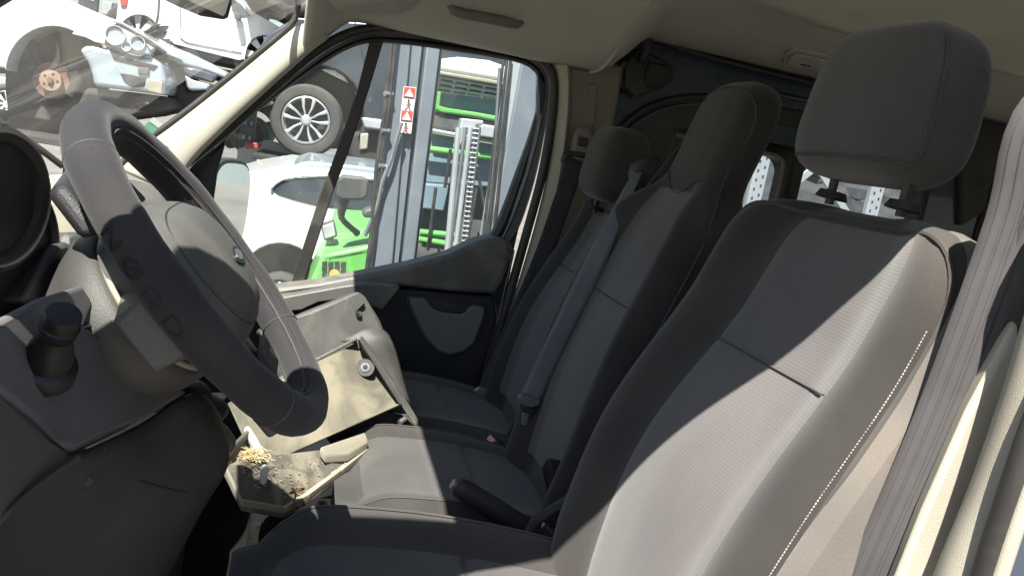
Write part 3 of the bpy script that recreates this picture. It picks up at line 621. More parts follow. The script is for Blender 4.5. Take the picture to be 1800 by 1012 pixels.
# ---- driver seat
ds = thing('driver_seat', 'charcoal cloth seat behind the steering wheel, half in sunlight', 'car seat', (.30, -.50, Z-.665))
db = Back((.455, Z-.60), (.66, Z+.0), -.50, [(0, .20), (.15, .235), (.45, .247), (.8, .242), (1, .235)], .85, depth=.18, lum=.035, bol=.024)
sh = db.shell('backrest', bolster, ds)
ul = lambda v: -.68+.015*math.sin(v*3); ur = lambda v: .40+.04*math.sin(v*4)
p1 = db.panel('lower_insert', insert, sh, .06, .6585, ul, ur); p2 = db.panel('upper_insert', insert, sh, .6615, .955, ul, ur)
seamline(db, 'insert_seam', piping, sh, [(ul(.66)*.93+(ur(.66)-ul(.66))*.95*k/24, .66) for k in range(25)], .0010, off=.0030)
seamline(db, 'side_piping', piping, sh, [(-.935, .04), (-.935, .3), (-.935, .55), (-.93, .75), (-.92, .86), (-.88, .925), (-.8, .955), (-.5, .965), (0, .968), (.5, .965), (.8, .955), (.93, .9), (.98, .7), (1, .3)], .003, 120)
# double row of pale stitches down the near bolster
path = cr([db.front(u, v, .0018) for u, v in ((-.925, .03), (-.92, .3), (-.915, .5), (-.91, .7), (-.905, .82))], 300)
for i in range(0, 298, 2):
    MB().tube([path[i], path[i]*-.35+path[i+1]*1.35], .0007+.0002*random.random(), 4).obj('stitch', stitch, sh, smooth=True)
# dusty side gusset facing the door
rows = []
for i in range(40):
    v = .03+.955*i/39; k = db.tk(v); w_ = db.w(v)
    k *= db.th(v)
    rows.append([db.front(-.925, v, -.002), db.front(-.94, v, .0025), db.front(-.965, v, .004), db.front(-1, v, .004)+V(0, -.004, 0), db.pos(-w_-.009, v, -.0*k), db.pos(-w_-.010, v, -db.dp*.35*k), db.pos(-w_*.985-.008, v, -db.dp*.75*k), db.pos(-w_*.84, v, -db.dp*1.06*k-.004)])
grid('side_gusset', rows, sidecloth, sh, solid=.002)
# cushion: lofted front to back
def cushion(name, par, xs, yc, w, zt, mat, ins, wing=.022, thick=.11, drop=.05, insw=.55):
    rr = []; n = len(xs); xf, xb = xs[0], xs[-1]
    def top(u, t):
        x = xf+(xb-xf)*t; a = abs(u); z = zt+.045*(1-t)**2*0+ .02*math.sin(math.pi*t)-.045*t
        z += wing*(smooth01((a-.45)/.35)-1.5*smooth01((a-.82)/.18)); z -= drop*max(0, (.16-t)/.16)**2
        return V(x, yc+u*w*(1-.10*max(0, (.2-t)/.2)**2), z)
    for i in range(30):
        t = i/29; t = t*t*(3-2*t)*.35+t*.65
        ring = [top(-1+2*j/24, t) for j in range(25)]
        x = ring[0].x; ww = w*(1-.10*max(0, (.2-t)/.2)**2)
        ring += [V(x, yc+ww*1.0, zt-thick*.5), V(x, yc+ww*.96, zt-thick), V(x, yc, zt-thick), V(x, yc-ww*.96, zt-thick), V(x, yc-ww, zt-thick*.5)]
        rr.append(ring)
    front = []
    for f, dz in ((-.030, .72), (-.022, .90)):   # rounded nose
        front.append([V(xf+f*(1 if p.z > zt-thick*.8 else .2), yc+(p.y-yc)*.97, zt-thick*.5+(p.z-(zt-thick*.5))*dz) for p in rr[0]])
    c = MB().loft(front+rr).obj(name, mat, par, ang=75)
    for k0, k1, nm in ((.03, .5245, 'front_insert'), (.5255, .97, 'rear_insert')):
        rows = [[top(-insw+2*insw*j/16, k0+(k1-k0)*i/16)+V(0, 0, .0035*min(1, min(i, 16-i)/1.2, min(j, 16-j)/1.2)-.0006) for j in range(17)] for i in range(17)]
        MB().loft(rows, cap=False, ringclosed=False).obj(nm, ins, c)
    for sgn in (-1, 1):
        tube('cushion_seam', [top(sgn*.80, .03+.94*i/20)+V(0, 0, .001) for i in range(21)], .0015, piping, c, n=40, seg=6)
    return c, top
cushion('cushion', ds, [.0, .50], -.50, .25, Z-.535, bolster_h, cushcloth, wing=.024, thick=.13, drop=.05)
# recliner and base skirt
prism('recliner_cover', [V(.36, -.235, Z-.66), V(.52, -.235, Z-.66), V(.56, -.235, Z-.50), V(.50, -.235, Z-.46), V(.40, -.235, Z-.54)], (0, .02, 0), blackpl, ds, bevel=.008)
# headrest on two posts, raised
def headrest(par, c, U, N, w, h, d, mat, name='headrest', post=.06, wob=.0, tilt=0, topw=.80, botw=.86):
    rr = []
    for i in range(26):
        t = -1+2*i/25; e = max(0, 1-abs(t)**3.4)**(1/3.4)
        k = botw+(topw-botw)*((t+1)/2)**1.3
        ring = []
        for q in [2*math.pi*j/40 for j in range(40)]:
            cq, sq = math.cos(q), math.sin(q); a = math.copysign(abs(cq)**.44, cq)*w*k*(e*.85+.15 if abs(t) < .999 else .6); n = math.copysign(abs(sq)**.45, sq)*d*(e*.9+.1 if abs(t) < .999 else .4)
            n += .012*(1-(a/w)**2)*(1 if sq > 0 else .3)*e
            ring.append(c+U*(t*h)+V(0, a-tilt*1.5*t, 0)+N*(n+tilt*t))
        rr.append(ring)
    hr = MB().loft(rr).obj(name, mat, par, sub=1, ang=80)
    for sgn in (-1, 1):
        if post: tube('headrest_post', [c+V(0, sgn*.065, 0)-U*(h*.8)-N*.005, c+V(0, sgn*.065, 0)-U*(h+post)-N*.01], .0055, rubber, hr, seg=12)
        if post: MB().tube([c+V(0, sgn*.065, 0)-U*(h+post*.45)-N*.01, c+V(0, sgn*.065, 0)-U*(h+post*.75)-N*.01], [.016, .020], 16).obj('post_guide', blackpl, hr)
    return hr, rr
hc = P(1562, 193, y=-.515)+V(.0, 0, 0)
hU = V(.10, 0, 1).normalized(); hN = V(-1, 0, .10).normalized()
hr, hrr = headrest(ds, hc, hU, hN, .126, .086, .045, headcloth_lit, post=.03, tilt=.012, topw=.78, botw=1.0)
for jj in (2, 18):                       # seams where the face meets the side gussets
    tube('headrest_seam', [hrr[i][jj]+hN*.002+V(0, -.001 if jj > 9 else .001, 0) for i in range(3, 23)], .0014, piping, hr, n=30, seg=6)
tube('headrest_seam', [hrr[3][j]+hN*.0015 for j in range(2, 19)], .0014, piping, hr, n=30, seg=6)
# ---- middle seat with its built-in tall headrest
ms = thing('middle_seat', 'middle seat with tall built-in headrest, charcoal cloth, between two seats', 'car seat', (.33, .04, Z-.665), 'passenger bench seats')
mb_ = Back((.535, Z-.64), (.75, Z+.195), .045, [(0, .17), (.2, .195), (.5, .195), (.64, .185), (.77, .112), (.90, .116), (1, .108)], .90, depth=.10, lum=.03, bol=.04, kink=.004)
sh = mb_.shell('backrest', bolster, ms)
ul = lambda v: -.62; ur = lambda v: .56
mb_.panel('lower_insert', insert, sh, .06, .467, ul, ur); mb_.panel('upper_insert', insert, sh, .4695, .735, ul, ur, vb=0)
seamline(mb_, 'headrest_seam', piping, sh, [(-1, .77), (-.6, .765), (-.2, .735), (0, .73), (.3, .74), (.7, .775), (1, .78)], .0016)
seamline(mb_, 'insert_seam', piping, sh, [(-.6+1.14*k/20, .4683) for k in range(21)], .0009, off=.0032)
seamline(mb_, 'side_piping', piping, sh, [(-.97, .05), (-.97, .4), (-.97, .64), (-.96, .78), (-.96, .9), (-.8, .955), (0, .975), (.8, .955), (.96, .9), (.97, .6), (.97, .1)], .002, 90)
mc, mtop = cushion('cushion', ms, [.145, .56], .045, .205, Z-.592, bolster_h, cushcloth, wing=.016, thick=.08, drop=.03, insw=.62)
# ---- passenger seat with separate headrest
ps = thing('passenger_seat', 'seat next to the passenger door, charcoal cloth with a small headrest', 'car seat', (.33, .46, Z-.665), 'passenger bench seats')
pb = Back((.575, Z-.64), (.765, Z-.045), .455, [(0, .17), (.2, .195), (.6, .20), (.85, .17), (1, .15)], .86, depth=.10, lum=.03, bol=.04)
sh = pb.shell('backrest', bolster, ps)
ul = lambda v: -.60; ur = lambda v: .60
pb.panel('lower_insert', insert, sh, .06, .617, ul, ur); pb.panel('upper_insert', insert, sh, .6195, .95, ul, ur)
seamline(pb, 'insert_seam', piping, sh, [(-.58+1.16*k/20, .6183) for k in range(21)], .0009, off=.0032)
seamline(pb, 'side_piping', piping, sh, [(-.97, .05), (-.97, .6), (-.95, .85), (-.7, .955), (0, .965), (.7, .955), (.95, .85), (.97, .6), (.97, .05)], .002, 80)
cushion('cushion', ps, [.13, .60], .465, .205, Z-.60, bolster_h, cushcloth, wing=.014, thick=.07, drop=.03, insw=.62)
hp = P(1082, 292, y=.47); headrest(ps, hp, V(.14, 0, 1).normalized(), V(-1, 0, .14).normalized(), .118, .088, .052, bolster, post=.03, topw=.72, botw=.80)
# belt guide moulding on the shoulder between the two seats
gd = MB().loft([[P(a, b, y=.27)+V(0, k, 0) for a, b in PP] for k, PP in ((-.03, [(1118, 284), (1130, 274), (1152, 274), (1160, 290), (1150, 318), (1128, 332), (1114, 326), (1108, 306)]), (.03, [(1116, 290), (1128, 282), (1150, 282), (1156, 294), (1148, 314), (1128, 326), (1114, 322), (1110, 308)]))]).obj('belt_guide', blackpl, ps, bevel=.01, bseg=3)
prism('guide_slot', [P(1116, 296, y=.235), P(1122, 310, y=.235), P(1132, 304, y=.235), P(1131, 298, y=.235), P(1124, 303, y=.235)], (0, .006, 0), rubber, gd, bevel=.001)

# ================================================================== SEAT BELTS
bd = thing('seat_belt', 'wide sunlit seat belt hanging beside the seat behind the steering wheel', 'seat belt', P(1520, 1012, y=-.765))
bpath = [V(.74, -.84, Z+.33), V(.655, -.805, Z+.19), P(1850, 190, y=-.775), P(1784, 400, y=-.77), P(1667, 720, y=-.77), P(1532, 1030, y=-.765), P(1440, 1250, y=-.76)]
ribbon('webbing', bpath, [V(1, -.7, 0)], .048, beltw, bd, n=60)
for k in (-.014, -.005, .005, .014): ribbon('weave_rib', [p+V(k*.82-.0008, -k*.57-.0009, 0) for p in bpath], [V(1, -.7, 0)], .0075, beltw, bd, n=60, th=.0008)
prism('anchor_plate', [V(.71, -.835, Z+.315), V(.77, -.835, Z+.315), V(.765, -.835, Z+.38), V(.715, -.835, Z+.38)], (0, -.02, 0), blackpl, bd, bevel=.006)
bm_ = thing('seat_belt', 'grey seat belt across the passenger seat from the shoulder guide, tongue hanging', 'seat belt', P(925, 745, y=.20))
pth = [P(1122, 302, y=.235), P(1105, 335, y=.20), P(1060, 430, y=.152), P(1005, 545, y=.142), P(955, 650, y=.150), P(932, 700, y=.150)]
ribbon('webbing', pth, [V(1, -.4, .3), V(1, -.2, .35), V(1, -.1, .4), V(1, -.1, .4), V(1, -.1, .3), V(1, -.1, .2)], .042, beltg, bm_, n=50, w0=.020)
tg = prism('tongue_plate', [P(910, 700, y=.146), P(916, 694, y=.146), P(950, 702, y=.146), P(951, 710, y=.146), P(938, 717, y=.146), P(922, 715, y=.146)], (0, .014, 0), beltg, bm_, bevel=.003)
prism('tongue_body', [P(914, 713, y=.149), P(944, 718, y=.149), P(940, 728, y=.149), P(920, 726, y=.149)], (0, .012, 0), rubber, bm_, bevel=.003)
prism('tongue_blade', [P(919, 722, y=.153), P(931, 724, y=.153), P(926, 748, y=.153), P(916, 746, y=.153)], (0, .003, 0), steel, bm_, bevel=.001)
bp_ = thing('seat_belt', 'black seat belt hanging from the pillar beside the passenger door', 'seat belt', P(850, 700, y=.70))
cv = prism('anchor_cover', PL([(1012, 232), (1020, 222), (1038, 224), (1044, 238), (1040, 268), (1032, 286), (1014, 284), (1006, 270)], .745), (0, .035, 0), pillar2, bp_, bevel=.008, bseg=3)
prism('anchor_insert', PL([(1018, 240), (1034, 243), (1032, 260), (1016, 256)], .741), (0, .006, 0), rubber, cv, bevel=.002)
ribbon('webbing', [P(1014, 282, y=.735), P(990, 350, y=.72), P(955, 450, y=.70), P(905, 570, y=.67), P(872, 650, y=.62), P(852, 692, y=.585)], [V(1, -.1, .2)], .048, beltd, bp_, n=40)
tube('belt_loop', [P(994, 292, y=.74), P(990, 280, y=.74), P(1002, 270, y=.74), P(1030, 274, y=.74)], .007, rubber, bp_, n=12)
prism('tongue_plate', [P(832, 688, y=.58), P(842, 680, y=.58), P(872, 690, y=.58), P(866, 702, y=.58), P(846, 702, y=.58)], (0, .012, 0), steel, bp_, bevel=.003)
# buckles
def buckle(px, py, y, dx, dy, label):
    b_ = thing('seat_belt_buckle', label, 'buckle', P(px, py, y=y)); a = P(px, py, y=y); t = V(dx, dy, .35).normalized(); s_ = t.cross(V(0, 0, 1)).normalized()
    n_ = s_.cross(t)
    bb = [a+s_*i*.016+n_*j*.009 for i, j in ((-1, -1), (1, -1), (1, 1), (-1, 1))]
    body = prism('body', bb, -t*.085, blackpl, b_, bevel=.004)
    prism('release_button', [a+s_*i*.013+n_*j*.006+t*.001 for i, j in ((-1, -1), (1, -1), (1, 1), (-1, 1))], t*.006, redbtn, b_, bevel=.001)
buckle(958, 921, -.225, -.45, .25, 'black buckle with pink release button beside the driver seat cushion')
buckle(866, 774, .245, -.5, -.1, 'black buckle with pink button sunk between the two bench cushions')

# ================================================================== HANDBRAKE
hb = thing('handbrake', 'black handbrake lever with moulded grip beside the driver seat', 'handbrake', P(1000, 900, y=-.17))
c0, c1 = P(800, 852, y=-.165), P(935, 935, y=-.165)
ax = (c1-c0)
MB().tube([c0, c0+ax*.03, c0+ax*.10, c0+ax*.25, c0+ax*.5, c0+ax*.8, c1, c1+ax*.9], [.011, .0155, .0175, .018, .0185, .018, .016, .014], 18).obj('grip', blackpl, hb)
MB().tube([c0-ax*.035, c0+ax*.02], [.008, .0085], 14).obj('release_button', M('button_grey', (.12, .12, .125), .35), hb)
MB().box((c1.x+.02, c1.y-.03, Z-1.02), (c1.x+.12, c1.y+.03, c1.z-.05)).obj('bracket', blackpl, hb, bevel=.006)
cup = thing('cable_grommet', 'round black plastic grommet on the floor trim behind the handbrake', 'grommet', P(1000, 890, y=-.10))
tube('ring', [P(992, 872, y=-.10), P(1006, 874, y=-.10), P(1014, 890, y=-.09), P(1006, 905, y=-.10), P(992, 902, y=-.10), P(986, 888, y=-.10)], .008, blackpl, cup, n=30, closed=True)
prism('trim_plate', [P(960, 800, y=-.08), P(985, 805, y=-.08), P(1030, 860, y=-.08), P(1040, 920, y=-.10), P(1000, 920, y=-.10), P(975, 870, y=-.09)], (0, .02, -.03), blackpl, cup, bevel=.006)

# ================================================================== BROKEN DASH PIECES LYING IN THE MIDDLE
# dark housing panel leaning at the back
hs = thing('dash_housing', 'dusty black dash housing panel leaning behind the beige storage tray', 'dash panel', P(560, 700, y=.30))
q = [P(455, 580, y=.30), P(475, 572, y=.31), P(545, 545, y=.33), P(632, 511, y=.35), P(642, 520, y=.36), P(668, 560, y=.36), P(684, 600, y=.36), P(700, 660, y=.34), P(720, 705, y=.33), P(690, 720, y=.31), P(610, 700, y=.30), P(500, 690, y=.28)]
hp_ = prism('back_panel', q, (-.01, .05, -.015), duskpl, hs, bevel=.008, bseg=3)
tube('clip_hole', [P(631, 552, y=.345), P(627, 545, y=.345), P(640, 532, y=.348)], .003, rubber, hp_, n=10)
tube('screw_hole', [P(631, 551, y=.345), P(631, 551, y=.352)], .006, rubber, hp_, seg=14)
rows = [[P(a, b, y=c) for a, b, c in row] for row in ([(600, 600, .30), (640, 580, .31), (672, 580, .33), (690, 600, .35)], [(640, 610, .29), (665, 596, .30), (690, 606, .33), (700, 640, .35)], [(660, 650, .29), (685, 645, .30), (705, 665, .33), (715, 690, .35)], [(700, 700, .29), (710, 700, .30), (722, 715, .33), (728, 730, .35)])]
rr = [cr(g, 12) for g in rows]; rs = [cr([g[k] for g in rr], 16) for k in range(12)]
grid('side_cheek', [[rs[k][i] for k in range(12)] for i in range(16)], duskpl, hs, solid=.005)
tray = thing('storage_tray', 'open beige storage tray thick with dirt, tipped out of the dash', 'tray', P(480, 812, y=.02))
TL, TR, BR, BL = P(518, 655, y=.27), P(628, 598, y=.29), P(702, 712, y=.25), P(478, 812, y=.03)
LL, LU = P(428, 770, y=.03), P(400, 708, y=.06)
tn = (TR-TL).cross(BR-TR).normalized()
if tn.y > 0: tn = -tn
base_ = [LU, TL, TR.lerp(BR, .02), BR, BL, LL]
prism('tray_floor', base_, -tn*.006, traypl, tray, bevel=.003)
def wallp(name, a, b, h0, h1, mt, th=.006, flare=.0):
    d = (b-a).normalized(); s_ = tn.cross(d)
    prism(name, [a, b, b+tn*h1+s_*flare, a+tn*h0+s_*flare], s_*th, mt, tray, bevel=.002)
wallp('tray_wall', TL-(TR-TL)*.3, TR, .028, .030, duskpl)
wallp('tray_wall', TR, BR, .045, .014, duskpl)
wallp('tray_wall', BL, BR, .006, .008, traypl)
# long thin lip running past the tray corner
prism('side_lip', [P(632, 594, y=.27), P(640, 604, y=.265), P(690, 672, y=.25), P(734, 745, y=.24), P(728, 748, y=.24), P(682, 680, y=.25), P(628, 602, y=.27)], (.004, .012, .004), duskpl, tray, bevel=.002)
tube('clip_pin', [P(702, 742, y=.235), P(712, 736, y=.245)], .0055, steel, tray, seg=12)
bs = tube('screw_boss', [P(643, 646, y=.245), P(643, 646, y=.245)-tn*.012], [.017, .019], duskpl, tray, seg=20)
tube('boss_screw', [P(642, 645, y=.245)+tn*.002, P(642, 645, y=.245)-tn*.004], .009, steel, bs, seg=16)
tube('boss_bore', [P(642, 645, y=.245)+tn*.003, P(642, 645, y=.245)-tn*.004], .005, rubber, bs, seg=12)
lt = thing('dash_pocket', 'shallow angular dash pocket full of mould, straw and sun patches', 'tray', P(470, 905, y=-.05))
lp_ = [(388, 815, -.10), (408, 790, -.06), (432, 766, -.02), (470, 800, .02), (560, 790, .06), (640, 765, .15), (646, 798, .13), (600, 835, .06), (540, 880, -.02), (500, 903, -.06), (424, 890, -.11)]
lb = [P(a, b, y=c) for a, b, c in lp_]
cen = sum(lb, Vector())/len(lb)
prism('pocket_floor', lb, (0, 0, -.008), soot, lt, bevel=.002)
def lip(i0, i1, w_, mt, nm='pocket_rim', h=.012):
    a, b = lb[i0], lb[i1]; n_ = V(0, 0, 1); d = (b-a).normalized(); s_ = n_.cross(d)
    if s_.dot(cen-a) < 0: s_ = -s_
    prism(nm, [a, b, b+s_*w_+V(0, 0, -.001), a+s_*w_+V(0, 0, -.001)], (0, 0, h), mt, lt, bevel=.002)
lip(10, 9, .010, pale); lip(9, 8, .010, pale); lip(8, 7, .012, pale); lip(7, 6, .014, pale); lip(0, 10, .008, pale); lip(0, 1, .006, duskpl); lip(1, 2, .006, duskpl)
prism('pocket_ledge', [P(560, 800, y=.05), P(640, 772, y=.14), P(646, 790, y=.13), P(610, 812, y=.08), P(570, 815, y=.05)], (0, 0, .016), pale, lt, bevel=.003)
prism('clear_clip', [P(424, 772, y=-.02)+V(0, 0, .02), P(434, 764, y=-.02)+V(0, 0, .02), P(450, 782, y=-.03)+V(0, 0, .015), P(466, 806, y=-.04)+V(0, 0, .01), P(454, 812, y=-.04)+V(0, 0, .01)], (0, .006, -.012), clearpl, lt, bevel=.004)
prism('white_peg', [P(456, 832, y=-.07)+V(0, 0, .004), P(468, 830, y=-.07)+V(0, 0, .004), P(469, 852, y=-.075)+V(0, 0, .004), P(462, 858, y=-.075)+V(0, 0, .004), P(455, 852, y=-.075)+V(0, 0, .004)], (0, 0, .012), clearpl, lt, bevel=.002)
# support strut that holds the pieces on the console
MB().box((-.02, .05, Z-.99), (.06, .20, Z-.72)).obj('console_stub', mat_floor, dsh, bevel=.02)
# nest of straw and fluff
ns = MB(); c0 = P(440, 812, y=-.055)+V(0, 0, .008)
for i in range(170):
    a = random.uniform(0, 6.28); r_ = abs(random.gauss(0, .018)); p = c0+V(r_*math.cos(a), r_*math.sin(a), random.uniform(0, .014)*math.exp(-r_/.02))
    b = random.uniform(0, 6.28); l_ = random.uniform(.006, .022); e = V(math.cos(b), math.sin(b), random.uniform(-.3, .5))*l_
    ns.tube([p, p+e*.5+V(0, 0, random.uniform(-.002, .004)), p+e], [.0004, .0006, .0003], 4)
tag(ns.obj('straw_nest', straw), 'small nest of pale straw and fluff in the dash pocket', 'straw', kind='stuff')
ns = MB(); c0 = P(590, 690, y=.17)
for i in range(60):
    px, py = random.gauss(575, 45), random.gauss(690, 30); p = P(px, py, y=.17); v = (p-CAM).normalized()
    t = ((TL-CAM).dot(tn))/(v.dot(tn)); p = CAM+v*(t-.002)
    e = V(random.gauss(0, 1), random.gauss(0, 1), random.gauss(0, 1)); e = (e-tn*e.dot(tn)).normalized()*random.uniform(.004, .013)
    ns.tube([p, p+e*.5+tn*.002, p+e], [.0003, .0005, .0003], 4)
tag(ns.obj('straw_bits', straw), 'loose straw bits scattered over the beige tray floor', 'straw', kind='stuff')
cb_ = MB()
for i in range(130):
    px, py = random.uniform(405, 600), random.uniform(785, 885); p = P(px, py, y=-.05); v = (p-CAM).normalized(); u_ = random.random(); q_ = random.random()
    k0, k1, k2 = lb[0], lb[9], lb[6]; p = k0+(k1-k0)*u_+(k2-k0)*(1-u_)*q_+V(0, 0, .006); r_ = random.uniform(.0008, .0026)
    cb_.add([p+V(-r_, 0, 0), p+V(r_, 0, 0), p+V(0, r_*1.3, 0), p+V(0, 0, r_)], [(0, 1, 2), (0, 1, 3), (1, 2, 3), (0, 2, 3)])
tag(cb_.obj('dirt_crumbs', straw, smooth=False), 'crumbs of dirt and fluff strewn over the dash pocket', 'crumbs', kind='stuff')
lf = MB(); a = P(518, 862, y=-.05)
lf.tube(cr([P(512, 856, y=-.05), P(520, 868, y=-.05), P(516, 885, y=-.055), P(520, 905, y=-.06), P(514, 925, y=-.06)], 16), [.0012, .0014]*8, 5)
for k in range(7):
    p = P(random.uniform(512, 532), random.uniform(856, 872), y=-.05)+V(0, 0, .003); e1 = V(random.gauss(0, 1), random.gauss(0, 1), random.gauss(0, .5)).normalized()*.008; e2 = V(random.gauss(0, 1), random.gauss(0, 1), random.gauss(0, .6)).normalized()*.005
    lf.add([p-e1, p+e2, p+e1, p-e2+V(0, 0, .003)], [(0, 1, 2, 3)])
tag(lf.obj('dry_twig', twig, solid=.0006), 'dry leaf on a thin twig dangling over the pocket rim', 'twig')

# ================================================================== DRIVER'S DOOR OPENING
bp = MB()
rows = []
for (a, b), (c, d) in (((2564, -443), (2630, -490)), ((2208, 30), (2253, 11)), ((1900, 250), (1980, 250)), ((1850, 400), (1930, 470)), ((1808, 540), (1870, 600)), ((1768, 680), (1815, 740)), ((1706, 860), (1762, 910)), ((1644, 1010), (1712, 1040)), ((1590, 1180), (1660, 1210))):
    A = P(a, b, y=-.845); B = P(c, d, y=-.875); rows.append([P(a, b, y=-.815), A, A.lerp(B, .4)+V(0, -.010, 0), A.lerp(B, .8)+V(0, -.008, 0), B, B+V(.01, .02, 0)])
rs = [cr([g[k] for g in rows], 30) for k in range(6)]
grid('pillar_edge_trim', [[rs[k][i] for k in range(6)] for i in range(30)], cream, van, solid=.005, sub=1)
tube('door_seal', [P(a, b, y=-.885) for a, b in ((2649, -509), (2263, 2), (1960, 420), (1880, 610), (1826, 740), (1782, 865), (1738, 1000), (1690, 1160))], .011, rubber, van, n=40, seg=14)
tube('seal_lip', [P(a, b, y=-.895) for a, b in ((2668, -530), (2273, -7), (1985, 420), (1905, 615), (1848, 752), (1802, 878), (1758, 1010), (1712, 1160))], .006, cream, van, n=40)
prism('body_edge', [P(a, b, y=-.895) for a, b in ((2651, -538), (2255, -13), (2010, 420), (1920, 625), (1862, 760), (1815, 890), (1772, 1020), (1715, 1190), (1950, 1190), (2100, 420), (2313, 279), (2733, -497))], (0, .03, 0), paint, van, bevel=.006)
prism('pillar_panel', [P(a, b, y=-.80) for a, b in ((1790, 560), (1765, 600), (1700, 720), (1620, 900), (1540, 1100), (1520, 1250), (1640, 1250), (1690, 1000), (1800, 700))], (.02, .03, 0), cream, van, bevel=.008)
prism('pillar_gap_shade', [P(a, b, y=-.775) for a, b in ((1840, 250), (1800, 372), (1790, 400), (1760, 570), (1752, 660), (1700, 830), (1640, 960), (1700, 900), (1780, 700), (1830, 560), (1900, 300))], (.02, .02, 0), rubber, van, bevel=.004)  # shade of the gap beside the belt, drawn as a black strip
prism('upper_pillar', [V(.66, -.845, Z-.2), V(.80, -.845, Z-.2), V(.82, -.845, Z+.43), V(.76, -.845, Z+.43)], (0, -.03, 0), cream, van, bevel=.01)
# the driver's door itself, standing open
dh = V(-.33, -.885, 0); dd = V(math.sin(R(-8)), -math.cos(R(-8)), 0)
def dq(u, z): return dh+dd*u+V(0, 0, Z+z)
odr = prism('driver_door', [dq(0, -.95), dq(1.02, -.95), dq(1.06, -.35), dq(1.03, -.22), dq(.6, -.34), dq(0, -.40)], V(-.07, 0, 0), paint, van, bevel=.02)
tube('window_frame', [dq(.02, -.38), dq(.10, -.15), dq(.30, .12), dq(.42, .21), dq(.56, .235), dq(.95, .22), dq(1.03, .17), dq(1.045, .05), dq(1.05, -.25)], .026, rubber, odr, n=50)

# ================================================================== YARD OUTSIDE
white = M('white_car_paint', (.58, .58, .575), .35, .04, 2, coat=.6, dust=.35, dc=(.36, .34, .3), ds=2)
silver = M('silver_blue_paint', (.33, .38, .43), .32, .05, 3, metal=.35, coat=.6, dust=.2, dc=(.45, .43, .4), ds=3)
darkcar = M('dark_blue_paint', (.020, .026, .040), .30, .1, 3, coat=.5, dust=.15, dc=(.25, .23, .2), ds=2)
carglass = M('car_window_dark', (.03, .038, .05), .10, .1, 2, dust=.12, dc=(.35, .35, .35), ds=3, spec=.8)
tyre = M('tyre_rubber', (.035, .034, .033), .85, .15, 12, .3, 60, dust=.4, dc=(.17, .15, .125), ds=5)
liner = M('arch_liner_felt', (.035, .034, .032), .95, .35, 16, .9, 40, dust=.6, dc=(.10, .095, .085), ds=14)
under = M('underbody_dark', (.025, .023, .021), .9, .4, 6, .5, 20, dust=.4, dc=(.07, .06, .05), ds=4)
rust = M('rusty_iron', (.15, .085, .06), .9, .25, 20, .4, 120, dust=.4, dc=(.20, .115, .08), ds=10)
alloy = M('alloy_bright', (.66, .66, .67), .3, .05, 10, metal=.75)
galv = M('galvanised_rack', (.40, .42, .44), .5, .1, 6, metal=.3, dust=.3, dc=(.4, .38, .34), ds=3)
rackd = M('rack_navy', (.03, .035, .05), .55, .15, 6, dust=.25, dc=(.22, .2, .18), ds=3)
green = M('loader_green', (.095, .36, .07), .4, .06, 3, coat=.3, dust=.35, dc=(.25, .32, .18), ds=5)
mastg = M('mast_grey_paint', (.13, .15, .178), .42, .10, 5, dust=.35, dc=(.23, .23, .23), ds=6)
lensm = M('lamp_lens', (.55, .56, .55), .08, .15, 10, metal=.3, coat=1)
cabin = M('cab_dark_interior', (.05, .055, .06), .6, .3, 5, dust=.2)
bluegl = M('cab_window_blue', (.13, .19, .24), .12, .2, 2, dust=.2, dc=(.4, .42, .42), ds=3, spec=.7)
orange = M('orange_reflector', (.7, .25, .06), .4); redm = M('lamp_red', (.55, .05, .05), .3); stred = M('sticker_red', (.62, .06, .04), .5)

